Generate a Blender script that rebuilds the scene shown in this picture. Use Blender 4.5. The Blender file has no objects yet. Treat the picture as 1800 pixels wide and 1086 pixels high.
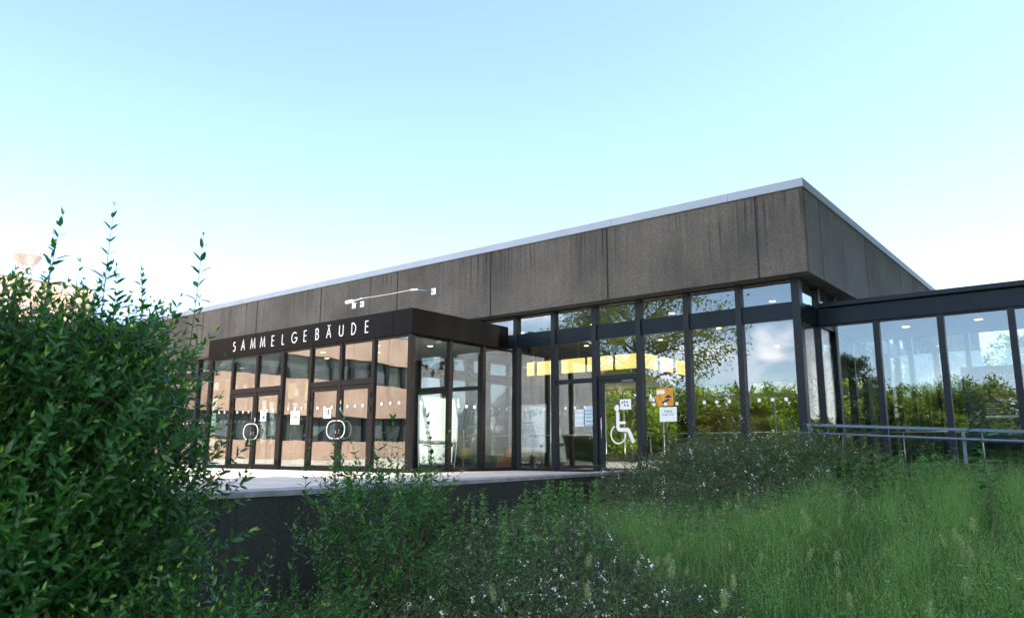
import bpy, math, random
import numpy as np
from mathutils import Vector, Matrix, noise as mnoise

# ------------------------------------------------------------------ camera, sky, sun, exposure
scene = bpy.context.scene
col = scene.collection
R = math.radians
cam_d = bpy.data.cameras.new("camera")
cam = bpy.data.objects.new("camera", cam_d)
col.objects.link(cam)
cam.location = (5.158, -15.999, 0.428)
cam.rotation_mode = 'XYZ'
_q = (Matrix.Rotation(R(38.756), 4, 'Z') @ Matrix.Rotation(R(90 + 10.745), 4, 'X') @ Matrix.Rotation(R(0.232), 4, 'Z'))
cam.rotation_euler = _q.to_euler()
cam_d.sensor_width = 36.0
cam_d.lens = 1339.46 / 1800 * 36
cam_d.clip_start = 0.05
cam_d.clip_end = 3000
cam_d.dof.use_dof = True
cam_d.dof.focus_distance = 15.5
cam_d.dof.aperture_fstop = 4.5
scene.camera = cam

SUN_AZ, SUN_EL = R(11), R(55)          # azimuth measured from +X towards +Y
sdir = Vector((math.cos(SUN_AZ) * math.cos(SUN_EL), math.sin(SUN_AZ) * math.cos(SUN_EL), math.sin(SUN_EL)))
world = bpy.data.worlds.new("World")
scene.world = world
world.use_nodes = True
nt = world.node_tree
nt.nodes.clear()
out = nt.nodes.new('ShaderNodeOutputWorld')
bg = nt.nodes.new('ShaderNodeBackground')
bg.inputs['Strength'].default_value = 0.143
sky = nt.nodes.new('ShaderNodeTexSky')
sky.sky_type = 'NISHITA'
sky.sun_disc = False
sky.sun_elevation = SUN_EL
sky.sun_rotation = math.pi / 2 - SUN_AZ
sky.air_density = 0.85
sky.dust_density = 0.5
sky.ozone_density = 1.5
tc = nt.nodes.new('ShaderNodeTexCoord')
nz = nt.nodes.new('ShaderNodeTexNoise')
nz.inputs['Scale'].default_value = 2.6
nz.inputs['Detail'].default_value = 9
nz.inputs['Roughness'].default_value = 0.52
mp = nt.nodes.new('ShaderNodeMapping')
mp.inputs['Scale'].default_value = (1, 1, 1.8)
mp.inputs['Location'].default_value = (3.1, 0.4, 0.2)
nt.links.new(tc.outputs['Generated'], mp.inputs['Vector'])
nt.links.new(mp.outputs['Vector'], nz.inputs['Vector'])
cr = nt.nodes.new('ShaderNodeMapRange')
cr.interpolation_type = 'SMOOTHSTEP'
cr.inputs['From Min'].default_value = 0.485
cr.inputs['From Max'].default_value = 0.575
nt.links.new(nz.outputs['Fac'], cr.inputs['Value'])
vd = nt.nodes.new('ShaderNodeVectorMath'); vd.operation = 'DOT_PRODUCT'
vd.inputs[1].default_value = (-0.25, -0.968, 0)
nt.links.new(tc.outputs['Generated'], vd.inputs[0])
hr = nt.nodes.new('ShaderNodeMapRange'); hr.interpolation_type = 'SMOOTHSTEP'
hr.inputs['From Min'].default_value = 0.05
hr.inputs['From Max'].default_value = 0.5
nt.links.new(vd.outputs['Value'], hr.inputs['Value'])
mu = nt.nodes.new('ShaderNodeMath'); mu.operation = 'MULTIPLY'
nt.links.new(cr.outputs['Result'], mu.inputs[0]); nt.links.new(hr.outputs['Result'], mu.inputs[1])
cm = nt.nodes.new('ShaderNodeMix'); cm.data_type = 'RGBA'
nt.links.new(mu.outputs[0], cm.inputs[0])
nt.links.new(sky.outputs['Color'], cm.inputs[6])
cm.inputs[7].default_value = (10.5, 10.2, 10.4, 1)
nt.links.new(cm.outputs[2], bg.inputs['Color'])
nt.links.new(bg.outputs[0], out.inputs['Surface'])

sun_d = bpy.data.lights.new("sun", 'SUN')
sun_d.energy = 4.5
sun_d.angle = R(0.53)
sun_d.color = (1.0, 0.93, 0.82)
sun = bpy.data.objects.new("sun", sun_d)
sun.rotation_euler = sdir.to_track_quat('Z', 'Y').to_euler()
sun.location = (30, 5, 40)
col.objects.link(sun)

scene.view_settings.view_transform = 'Standard'
scene.view_settings.look = 'None'
scene.view_settings.exposure = 1.85
scene.view_settings.gamma = 1.0
scene.view_settings.use_curve_mapping = False
scene.cycles.transparent_max_bounces = 32
scene.cycles.max_bounces = 8
scene.cycles.sample_clamp_indirect = 6.0
scene.cycles.use_denoising = True
scene.cycles.denoising_prefilter = 'ACCURATE'
scene.cycles.use_adaptive_sampling = False

rng = np.random.default_rng(7)
random.seed(7)

# ------------------------------------------------------------------ materials
MATS = {}
def base_mat(name):
    m = bpy.data.materials.new(name); m.use_nodes = True
    n = m.node_tree; n.nodes.clear()
    o = n.nodes.new('ShaderNodeOutputMaterial')
    MATS[name] = m
    return m, n, o
def N(n, t, **kw):
    x = n.nodes.new('ShaderNode' + t)
    for k, v in kw.items():
        if k in x.inputs: x.inputs[k].default_value = v
        else: setattr(x, k, v)
    return x
def c4(c): return (c[0], c[1], c[2], 1)
def pbr(name, c, rough=.5, metal=0, var=.12, vscale=4, bump=0, bscale=80, c2=None, stretch=None, emis=None, spec=None):
    m, n, o = base_mat(name)
    b = N(n, 'BsdfPrincipled', Roughness=rough, Metallic=metal)
    if spec is not None: b.inputs['Specular IOR Level'].default_value = spec
    g = N(n, 'NewGeometry')
    src = g.outputs['Position']
    if stretch:
        mm = N(n, 'Mapping'); mm.inputs['Scale'].default_value = stretch
        n.links.new(src, mm.inputs['Vector']); src = mm.outputs['Vector']
    t = N(n, 'TexNoise', Scale=vscale, Detail=5)
    n.links.new(src, t.inputs['Vector'])
    mr = N(n, 'MapRange'); mr.inputs['From Min'].default_value = .3; mr.inputs['From Max'].default_value = .7
    n.links.new(t.outputs['Fac'], mr.inputs['Value'])
    mx = N(n, 'Mix', data_type='RGBA')
    n.links.new(mr.outputs['Result'], mx.inputs[0])
    d = c2 or tuple(x * (1 - 2 * var) for x in c)
    mx.inputs[6].default_value = c4(d); mx.inputs[7].default_value = c4(c)
    n.links.new(mx.outputs[2], b.inputs['Base Color'])
    if bump:
        t2 = N(n, 'TexNoise', Scale=bscale, Detail=3)
        n.links.new(g.outputs['Position'], t2.inputs['Vector'])
        bp = N(n, 'Bump', Strength=bump, Distance=.01)
        n.links.new(t2.outputs['Fac'], bp.inputs['Height']); n.links.new(bp.outputs['Normal'], b.inputs['Normal'])
    if emis:
        b.inputs['Emission Color'].default_value = c4(emis[:3]); b.inputs['Emission Strength'].default_value = emis[3]
    n.links.new(b.outputs[0], o.inputs['Surface'])
    return m

def glass_mat(name, tint, f0):
    m, n, o = base_mat(name)
    tr = N(n, 'BsdfTransparent'); tr.inputs['Color'].default_value = c4(tint)
    gl = N(n, 'BsdfGlossy', Roughness=0.0); gl.inputs['Color'].default_value = (.97, .98, 1, 1)
    g = N(n, 'NewGeometry')
    t = N(n, 'TexNoise', Scale=.9, Detail=1); n.links.new(g.outputs['Position'], t.inputs['Vector'])
    bp = N(n, 'Bump', Strength=.10, Distance=.03); n.links.new(t.outputs['Fac'], bp.inputs['Height'])
    n.links.new(bp.outputs['Normal'], gl.inputs['Normal'])
    lw = N(n, 'LayerWeight', Blend=.5)
    p = N(n, 'Math', operation='POWER'); p.inputs[1].default_value = 5
    n.links.new(lw.outputs['Facing'], p.inputs[0])
    ma = N(n, 'Math', operation='MULTIPLY_ADD'); ma.inputs[1].default_value = 1 - f0; ma.inputs[2].default_value = f0
    n.links.new(p.outputs[0], ma.inputs[0])
    mx = N(n, 'MixShader')
    n.links.new(ma.outputs[0], mx.inputs[0]); n.links.new(tr.outputs[0], mx.inputs[1]); n.links.new(gl.outputs[0], mx.inputs[2])
    n.links.new(mx.outputs[0], o.inputs['Surface'])
    return m

def concrete(name, cdark, clight, ztop, zh, streak=.75, axis_scale=3.0):
    """exposed aggregate panels: grain, vertical run-off stains hanging from the top edge"""
    m, n, o = base_mat(name)
    b = N(n, 'BsdfPrincipled', Roughness=.92)
    g = N(n, 'NewGeometry')
    big = N(n, 'TexNoise', Scale=.55, Detail=4); n.links.new(g.outputs['Position'], big.inputs['Vector'])
    mp_ = N(n, 'Mapping'); mp_.inputs['Scale'].default_value = (axis_scale, axis_scale, .22)
    n.links.new(g.outputs['Position'], mp_.inputs['Vector'])
    st = N(n, 'TexNoise', Scale=2.2, Detail=6, Roughness=.65); n.links.new(mp_.outputs['Vector'], st.inputs['Vector'])
    gr = N(n, 'TexVoronoi', Scale=75); n.links.new(g.outputs['Position'], gr.inputs['Vector'])
    gn = N(n, 'TexNoise', Scale=24, Detail=6, Roughness=.75); n.links.new(g.outputs['Position'], gn.inputs['Vector'])
    # base colour
    mx = N(n, 'Mix', data_type='RGBA'); mx.inputs[6].default_value = c4(cdark); mx.inputs[7].default_value = c4(clight)
    mr = N(n, 'MapRange'); mr.inputs['From Min'].default_value = .36; mr.inputs['From Max'].default_value = .66
    ad = N(n, 'Math', operation='MULTIPLY_ADD'); ad.inputs[1].default_value = .68
    n.links.new(big.outputs['Fac'], ad.inputs[0])
    ad2 = N(n, 'Math', operation='MULTIPLY'); ad2.inputs[1].default_value = .32
    n.links.new(st.outputs['Fac'], ad2.inputs[0]); n.links.new(ad2.outputs[0], ad.inputs[2])
    n.links.new(ad.outputs[0], mr.inputs['Value']); n.links.new(mr.outputs['Result'], mx.inputs[0])
    # grain
    gm = N(n, 'Mix', data_type='RGBA', blend_type='MULTIPLY'); gm.inputs[0].default_value = 1
    gmr = N(n, 'MapRange'); gmr.inputs['From Min'].default_value = .3; gmr.inputs['From Max'].default_value = .7
    gmr.inputs['To Min'].default_value = .58; gmr.inputs['To Max'].default_value = 1.34
    n.links.new(gn.outputs['Fac'], gmr.inputs['Value'])
    n.links.new(mx.outputs[2], gm.inputs[6]); n.links.new(gmr.outputs['Result'], gm.inputs[7])
    # streaks from the top
    sx = N(n, 'SeparateXYZ'); n.links.new(g.outputs['Position'], sx.inputs[0])
    zr = N(n, 'MapRange'); zr.inputs['From Min'].default_value = ztop - zh; zr.inputs['From Max'].default_value = ztop
    n.links.new(sx.outputs['Z'], zr.inputs['Value'])
    mp2 = N(n, 'Mapping'); mp2.inputs['Scale'].default_value = (axis_scale * 2.6, axis_scale * 2.6, .1)
    n.links.new(g.outputs['Position'], mp2.inputs['Vector'])
    s2 = N(n, 'TexNoise', Scale=2.6, Detail=3); n.links.new(mp2.outputs['Vector'], s2.inputs['Vector'])
    bl = N(n, 'TexNoise', Scale=.42, Detail=2); n.links.new(g.outputs['Position'], bl.inputs['Vector'])
    blr = N(n, 'MapRange'); blr.inputs['From Min'].default_value = .42; blr.inputs['From Max'].default_value = .62
    n.links.new(bl.outputs['Fac'], blr.inputs['Value'])
    sr = N(n, 'MapRange'); sr.inputs['From Min'].default_value = .52; sr.inputs['From Max'].default_value = .66
    n.links.new(s2.outputs['Fac'], sr.inputs['Value'])
    m1 = N(n, 'Math', operation='MULTIPLY'); n.links.new(sr.outputs['Result'], m1.inputs[0]); n.links.new(zr.outputs['Result'], m1.inputs[1])
    m2 = N(n, 'Math', operation='MULTIPLY'); n.links.new(m1.outputs[0], m2.inputs[0]); n.links.new(blr.outputs['Result'], m2.inputs[1])
    m3 = N(n, 'Math', operation='MULTIPLY'); m3.inputs[1].default_value = streak * 1.5; m3.use_clamp = True
    n.links.new(m2.outputs[0], m3.inputs[0])
    dm = N(n, 'Mix', data_type='RGBA'); n.links.new(m3.outputs[0], dm.inputs[0]); n.links.new(gm.outputs[2], dm.inputs[6])
    dm.inputs[7].default_value = (cdark[0] * .22, cdark[1] * .22, cdark[2] * .24, 1)
    n.links.new(dm.outputs[2], b.inputs['Base Color'])
    bp = N(n, 'Bump', Strength=.55, Distance=.012); n.links.new(gr.outputs['Distance'], bp.inputs['Height'])
    n.links.new(bp.outputs['Normal'], b.inputs['Normal'])
    n.links.new(b.outputs[0], o.inputs['Surface'])
    return m

def leaf_mat(name, c1, c2, c3, trans=.3, rough=.45, tcol=None, straw=None):
    """leaf colours picked by a random number stored on each leaf"""
    m, n, o = base_mat(name)
    at = N(n, 'Attribute', attribute_name='rnd')
    rp = N(n, 'ValToRGB'); e = rp.color_ramp.elements
    e[0].color = c4(c1); e[1].color = c4(c3); e.new(.6).color = c4(c2)
    if straw: e[-1].position = .93; e.new(.97).color = c4(straw)
    n.links.new(at.outputs['Fac'], rp.inputs['Fac'])
    b = N(n, 'BsdfPrincipled', Roughness=rough); n.links.new(rp.outputs['Color'], b.inputs['Base Color'])
    b.inputs['Specular IOR Level'].default_value = .4
    t = N(n, 'BsdfTranslucent')
    mc = N(n, 'Mix', data_type='RGBA', blend_type='MULTIPLY'); mc.inputs[0].default_value = 1
    n.links.new(rp.outputs['Color'], mc.inputs[6]); mc.inputs[7].default_value = c4(tcol or (1.9, 1.7, .6))
    n.links.new(mc.outputs[2], t.inputs['Color'])
    mx = N(n, 'MixShader'); mx.inputs[0].default_value = trans
    n.links.new(b.outputs[0], mx.inputs[1]); n.links.new(t.outputs[0], mx.inputs[2])
    n.links.new(mx.outputs[0], o.inputs['Surface'])
    return m

M = {}
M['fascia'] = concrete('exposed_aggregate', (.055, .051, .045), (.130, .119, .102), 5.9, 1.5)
M['fascia_shade_side'] = concrete('exposed_aggregate_shade_tint', (.10, .108, .112), (.19, .20, .205), 5.9, 2.0, streak=.2)  # same concrete as the front, bluish tone of the shaded side put into its colour
M['soffit'] = pbr('soffit_concrete', (.17, .14, .115), .9, var=.15, vscale=2, bump=.2)
M['coping'] = pbr('coping_metal', (.31, .36, .43), .5, .1, var=.06, vscale=1.5)
M['dark'] = pbr('dark_steel_paint', (.009, .014, .020), .38, .0, var=.12, vscale=3, spec=.28)
M['band'] = pbr('dark_band_panel', (.005, .013, .021), .34, .0, var=.15, vscale=1.4, spec=.22)
M['bronze'] = pbr('bronze_black_paint', (.013, .010, .009), .45, .0, var=.15, vscale=4, spec=.2)
M['sign'] = pbr('black_sign_panel', (.0065, .006, .0062), .30, .0, var=.25, vscale=1.2, stretch=(1, 1, .4), spec=.08)
M['sign_side'] = M['sign']
M['white'] = pbr('white_paint', (.80, .80, .80), .45, var=.03)
M['steel'] = pbr('brushed_steel', (.62, .63, .64), .28, .9, var=.05, vscale=8)
M['galv'] = pbr('galvanised_rail', (.10, .165, .235), .5, .1, var=.12, vscale=9)
M['glass'] = glass_mat('window_glass', (.89, .92, .905), .125)
M['glass_dark'] = glass_mat('vestibule_glass', (.78, .84, .80), .22)
M['ceiling'] = pbr('hall_ceiling', (.42, .42, .40), .9, var=.04)
M['floor'] = pbr('hall_floor', (.20, .19, .17), .35, var=.1, vscale=2)
M['plaster'] = pbr('interior_plaster', (.085, .088, .07), .9, var=.05)
M['timber'] = pbr('timber_wall', (.26, .145, .03), .5, var=.3, vscale=3, stretch=(9, 9, .5))
M['curtain'] = pbr('white_curtain', (.80, .79, .74), .95, var=.08, vscale=6, stretch=(6, 6, .1))
M['yellow'] = pbr('yellow_light_panel', (.8, .62, .08), .6, emis=(1, .80, .27, .40))
M['lamp'] = pbr('lamp_glow', (.9, .9, .9), .5, emis=(1, .86, .6, 2.5))
M['lamp_body'] = pbr('lamp_ring', (.7, .7, .7), .5)
M['terrace'] = None
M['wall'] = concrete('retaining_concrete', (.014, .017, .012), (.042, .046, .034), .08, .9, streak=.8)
M['cap'] = pbr('wall_cap_concrete', (.30, .30, .30), .9, var=.2, vscale=5, bump=.4, bscale=60)
M['pink'] = concrete('pink_concrete', (.40, .26, .20), (.56, .40, .31), 9.5, .9, streak=.5, axis_scale=2)
M['win_dark'] = pbr('far_window', (.085, .10, .10), .15, var=.3, vscale=.8)
M['bark'] = pbr('bark', (.075, .06, .048), .9, var=.25, vscale=12, bump=.6, bscale=30)
M['stem'] = pbr('green_stem', (.06, .085, .025), .6, var=.2, vscale=20)
M['twig'] = pbr('brown_twig', (.085, .05, .038), .7, var=.2, vscale=20)
M['soil'] = pbr('soil', (.05, .055, .03), .95, var=.3, vscale=2, bump=.6, bscale=15)
M['privet'] = leaf_mat('privet_leaf', (.014, .075, .013), (.034, .140, .022), (.24, .38, .04), .32, .34)
M['privet_tip'] = M['privet']
M['coton'] = leaf_mat('cotoneaster_leaf', (.016, .070, .018), (.042, .13, .038), (.14, .22, .08), .2, .38)
M['nettle'] = leaf_mat('nettle_leaf', (.022, .10, .022), (.04, .16, .032), (.09, .22, .05), .35, .5)
M['grass'] = leaf_mat('meadow_grass', (.025, .086, .019), (.058, .152, .034), (.15, .255, .08), .38, .5, straw=(.34, .30, .15))
M['panicle'] = leaf_mat('grass_panicle', (.10, .24, .06), (.15, .32, .09), (.24, .40, .15), .35, .7)
M['seedhead'] = leaf_mat('seed_head', (.16, .25, .10), (.24, .32, .14), (.34, .38, .22), .3, .8)
M['petal'] = leaf_mat('white_petal', (.55, .55, .52), (.66, .66, .64), (.8, .8, .78), .2, .7, (1, 1, 1))
M['petal_y'] = leaf_mat('yellow_petal', (.7, .5, .02), (.75, .55, .02), (.8, .6, .03), .2, .6)
M['tree'] = leaf_mat('tree_leaf', (.035, .075, .016), (.06, .115, .022), (.11, .15, .03), .42, .5)
M['tree_y'] = leaf_mat('light_tree_leaf', (.07, .13, .016), (.12, .19, .022), (.22, .25, .03), .45, .5)
M['tree_d'] = leaf_mat('dark_tree_leaf', (.015, .036, .014), (.025, .05, .018), (.05, .08, .026), .3, .5)
M['paper'] = pbr('paper', (.72, .78, .76), .8, var=.03)
M['paper_blue'] = pbr('blue_paper', (.50, .64, .74), .8, var=.1, vscale=9)
M['ink'] = pbr('ink', (.03, .04, .06), .8)
M['ink_blue'] = pbr('blue_ink', (.05, .18, .30), .8)
M['orange'] = pbr('orange_print', (.75, .36, .02), .6, c2=(.42, .16, .02), vscale=14)
M['orange_seat'] = pbr('orange_plastic', (.75, .25, .03), .4)
M['red_seat'] = pbr('brick_red_panel', (.42, .12, .06), .5)
M['bag'] = pbr('yellow_green_bag', (.5, .5, .06), .7)
M['board'] = pbr('white_metal_board', (.74, .77, .76), .3, .25, var=.06, vscale=2)
M['black'] = pbr('black_rubber', (.012, .012, .012), .6)
M['blue'] = pbr('blue_sticker', (.03, .30, .62), .5)
M['posterdark'] = pbr('dark_poster', (.10, .055, .03), .5, c2=(.03, .045, .03), vscale=7)
M['teal'] = pbr('dark_teal_board', (.012, .035, .045), .4)
M['grey'] = pbr('grey_cabinet', (.11, .13, .15), .5)
M['rust'] = pbr('rust_bin', (.09, .05, .035), .6)

def terrace_mat():
    m, n, o = base_mat('terrace_paving')
    b = N(n, 'BsdfPrincipled', Roughness=.85)
    g = N(n, 'NewGeometry')
    br = N(n, 'TexBrick', Scale=1.0); br.offset = .5
    br.inputs['Color1'].default_value = (.60, .54, .46, 1); br.inputs['Color2'].default_value = (.52, .465, .395, 1)
    br.inputs['Mortar'].default_value = (.25, .24, .22, 1); br.inputs['Mortar Size'].default_value = .006
    br.inputs['Brick Width'].default_value = .8; br.inputs['Row Height'].default_value = .4
    n.links.new(g.outputs['Position'], br.inputs['Vector'])
    t = N(n, 'TexNoise', Scale=1.6, Detail=6); n.links.new(g.outputs['Position'], t.inputs['Vector'])
    mr = N(n, 'MapRange'); mr.inputs['To Min'].default_value = .75; mr.inputs['To Max'].default_value = 1.12
    n.links.new(t.outputs['Fac'], mr.inputs['Value'])
    mx = N(n, 'Mix', data_type='RGBA', blend_type='MULTIPLY'); mx.inputs[0].default_value = 1
    n.links.new(br.outputs['Color'], mx.inputs[6]); n.links.new(mr.outputs['Result'], mx.inputs[7])
    n.links.new(mx.outputs[2], b.inputs['Base Color']); n.links.new(b.outputs[0], o.inputs['Surface'])
    return m
M['terrace'] = terrace_mat()

# ------------------------------------------------------------------ object helpers
def tag(o, label=None, cat=None, group=None, kind=None):
    if label: o['label'] = label
    if cat: o['category'] = cat
    if group: o['group'] = group
    if kind: o['kind'] = kind
    return o
def thing(name, label, cat, loc=(0, 0, 0), group=None, rz=0):
    e = bpy.data.objects.new(name, None); e.empty_display_size = .2
    e.location = loc; e.rotation_euler = (0, 0, rz)
    col.objects.link(e)
    return tag(e, label, cat, group)
def wroot(o):
    v = Vector((0, 0, 0))
    while o is not None: v += o.location; o = o.parent
    return v

class MB:
    """collects shapes in world coordinates, builds ONE mesh object"""
    def __init__(s): s.v = []; s.f = []
    def box(s, x0, x1, y0, y1, z0, z1):
        if x1 < x0: x0, x1 = x1, x0
        if y1 < y0: y0, y1 = y1, y0
        b = len(s.v)
        s.v += [(x0, y0, z0), (x1, y0, z0), (x1, y1, z0), (x0, y1, z0), (x0, y0, z1), (x1, y0, z1), (x1, y1, z1), (x0, y1, z1)]
        s.f += [tuple(b + i for i in q) for q in ((3, 2, 1, 0), (4, 5, 6, 7), (0, 1, 5, 4), (1, 2, 6, 5), (2, 3, 7, 6), (3, 0, 4, 7))]
        return s
    def face(s, pts):
        b = len(s.v); s.v += [tuple(p) for p in pts]; s.f.append(tuple(range(b, b + len(pts)))); return s
    def prism(s, pts, d):
        """extrude a closed outline by vector d"""
        b = len(s.v); n = len(pts)
        s.v += [tuple(p) for p in pts] + [(p[0] + d[0], p[1] + d[1], p[2] + d[2]) for p in pts]
        s.f.append(tuple(range(b, b + n))); s.f.append(tuple(range(b + 2 * n - 1, b + n - 1, -1)))
        for i in range(n):
            j = (i + 1) % n; s.f.append((b + j, b + i, b + n + i, b + n + j))
        return s
    def tube(s, pts, r, n=8, cap=True):
        P = [Vector(p) for p in pts]; m = len(P); rr = r if isinstance(r, (list, tuple)) else [r] * m
        b = len(s.v); up = None
        for i, p in enumerate(P):
            t = (P[min(i + 1, m - 1)] - P[max(i - 1, 0)]).normalized()
            if up is None:
                up = Vector((0, 0, 1)) if abs(t.z) < .9 else Vector((1, 0, 0))
            a = t.cross(up).normalized(); c = a.cross(t).normalized(); up = c
            for k in range(n):
                w = 2 * math.pi * k / n; q = p + (a * math.cos(w) + c * math.sin(w)) * rr[i]; s.v.append(tuple(q))
        for i in range(m - 1):
            for k in range(n):
                k2 = (k + 1) % n; s.f.append((b + i * n + k, b + i * n + k2, b + (i + 1) * n + k2, b + (i + 1) * n + k))
        if cap:
            s.f.append(tuple(b + k for k in range(n - 1, -1, -1))); s.f.append(tuple(b + (m - 1) * n + k for k in range(n)))
        return s
    def disc(s, c, r, axis, h, n=20):
        c = Vector(c); a = Vector(axis).normalized(); s.tube([c, c + a * h], r, n); return s
    def build(s, name, mat, parent=None, bevel=0, smooth=False):
        off = wroot(parent) if parent is not None else Vector((0, 0, 0))
        me = bpy.data.meshes.new(name)
        me.from_pydata([(v[0] - off.x, v[1] - off.y, v[2] - off.z) for v in s.v], [], s.f)
        me.materials.append(mat); me.update()
        if smooth: me.polygons.foreach_set('use_smooth', [True] * len(me.polygons))
        o = bpy.data.objects.new(name, me); col.objects.link(o)
        if parent is not None: o.parent = parent
        if bevel:
            md = o.modifiers.new('edge', 'BEVEL'); md.width = bevel; md.segments = 2; md.limit_method = 'ANGLE'
        return o
def box(name, mat, parent, *b, bevel=0): return MB().box(*b).build(name, mat, parent, bevel)

def big_mesh(name, V, F, mat, parent=None, rnd=None, loc=None):
    """numpy mesh; F is an (n,4) or (n,3) array"""
    V = np.asarray(V, np.float32); F = np.asarray(F, np.int32)
    if parent is not None:
        off = wroot(parent); V = V - np.array([off.x, off.y, off.z], np.float32)
    me = bpy.data.meshes.new(name); k = F.shape[1]
    me.vertices.add(len(V)); me.vertices.foreach_set('co', V.ravel())
    me.loops.add(F.size); me.loops.foreach_set('vertex_index', F.ravel())
    me.polygons.add(len(F)); me.polygons.foreach_set('loop_start', np.arange(0, F.size, k, dtype=np.int32))
    me.polygons.foreach_set('loop_total', np.full(len(F), k, np.int32))
    if rnd is not None:
        a = me.attributes.new('rnd', 'FLOAT', 'POINT'); a.data.foreach_set('value', np.asarray(rnd, np.float32))
    me.materials.append(mat); me.update(calc_edges=True); me.validate()
    o = bpy.data.objects.new(name, me); col.objects.link(o)
    if parent is not None: o.parent = parent
    return o

def norm(a): return a / np.maximum(np.linalg.norm(a, axis=-1, keepdims=True), 1e-9)
LEAF_V = np.array([(0, 0, 0), (.3, .17, .035), (.3, 0, 0), (.3, -.17, .035), (.66, .13, .0), (.66, 0, -.035), (.66, -.13, .0), (1, 0, -.13)], np.float32)
LEAF_F = np.array([(0, 2, 1, 1), (0, 3, 2, 2), (2, 5, 4, 1), (3, 6, 5, 2), (5, 7, 4, 4), (6, 7, 5, 5)], np.int32)
def leaves(pos, dirs, ups, size, rnd, width=1.0, proto=None):
    """instance a folded leaf: x along dirs, z near ups -> V, F, rnd (quads; triangles repeat an index)"""
    PV = LEAF_V if proto is None else proto
    x = norm(dirs); y = norm(np.cross(ups, x)); z = np.cross(x, y)
    L = PV[None] * np.array([1, width, 1], np.float32)
    L = L * np.asarray(size, np.float32)[:, None, None]
    V = pos[:, None] + L[..., 0:1] * x[:, None] + L[..., 1:2] * y[:, None] + L[..., 2:3] * z[:, None]
    return V, np.repeat(rnd, PV.shape[0])
def leaf_tris(n):
    T = np.array([(0, 2, 1), (0, 3, 2), (2, 5, 4), (2, 4, 1), (3, 6, 5), (3, 5, 2), (5, 7, 4), (6, 7, 5)], np.int32)
    return (T[None] + (np.arange(n) * 8)[:, None, None]).reshape(-1, 3)
def quad_faces(n): return np.arange(n * 4, dtype=np.int32).reshape(-1, 4)

def tubes_np(paths, r0, r1, n=3):
    """thin tapered stems: paths (m,k,3)"""
    m, k, _ = paths.shape
    t = norm(np.gradient(paths, axis=1))
    ref = np.tile(np.array([.3, .2, .93]), (m, k, 1)); a = norm(np.cross(t, ref)); c = np.cross(t, a)
    rr = np.linspace(0, 1, k)[None, :, None]
    r = np.asarray(r0).reshape(-1, 1, 1) * (1 - rr) + np.asarray(r1).reshape(-1, 1, 1) * rr
    rings = [paths + r * (a * math.cos(w) + c * math.sin(w)) for w in np.arange(n) * 2 * math.pi / n]
    V = np.stack(rings, 2).reshape(-1, 3)
    base = (np.arange(m) * k * n)[:, None, None] + (np.arange(k - 1) * n)[None, :, None]
    q = []
    for j in range(n):
        j2 = (j + 1) % n; q.append(np.stack([base[..., 0] + j, base[..., 0] + j2, base[..., 0] + n + j2, base[..., 0] + n + j], -1))
    return V, np.stack(q, 2).reshape(-1, 4)
def unit_rand(n): return norm(rng.normal(size=(n, 3)))

# ------------------------------------------------------------------ ground, terrace, ramp
WALL = [(-.75, -30), (-.86, -16), (-1.02, -12.9), (-1.12, -11.3), (-1.5, -9.5), (-1.87, -7.6), (-2.38, -5.0), (-3.45, -.1)]
def wall_x(y):
    return float(np.interp(y, [p[1] for p in WALL], [p[0] for p in WALL]))
def gz(x, y):
    """lawn height in front of the retaining wall"""
    t = min(max((y + 13.5) / 9.5, 0), 1); t = t * t * (3 - 2 * t)
    z = -1.12 + .66 * t
    r = max(abs(x - 1) - 14, 0, -30 - y); k = min(r / 15, 1)
    return z * (1 - k) + (-.35) * k + .05 * mnoise.noise((x * .5, y * .5, 0))
xs = np.concatenate([[-900, -300, -120, -70], np.linspace(-45, 25, 106), [40, 70, 120, 300, 900]])
ys = np.concatenate([[-900, -300, -120, -70], np.linspace(-45, 35, 121), [60, 120, 300, 900]])
V = [(x, y, gz(x, y) if -1e9 < x else 0) for y in ys for x in xs]
nx = len(xs)
Fq = [(j * nx + i, j * nx + i + 1, (j + 1) * nx + i + 1, (j + 1) * nx + i) for j in range(len(ys) - 1) for i in range(nx - 1)]
big_mesh('ground', V, Fq, pbr('lawn_ground', (.06, .09, .025), .95, var=.3, vscale=1.2, bump=.5, bscale=14))['kind'] = 'structure'
mb = MB()
poly = [(x - .1, y) for x, y in WALL] + [(-3.45, -.05), (.4, -.05), (.4, 26), (-39.9, 26), (-39.9, -30)]
mb.prism([(x, y, -.5) for x, y in poly], (0, 0, .5))
mb.build('terrace', M['terrace'])['kind'] = 'structure'
mb = MB()
mb.prism([(.42, -1.4, -.5), (12, -1.4, -.9), (12, -1.4, -.62), (.42, -1.4, -.0)], (0, 2.55, 0))
mb.build('ramp', M['cap'])['kind'] = 'structure'

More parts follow.
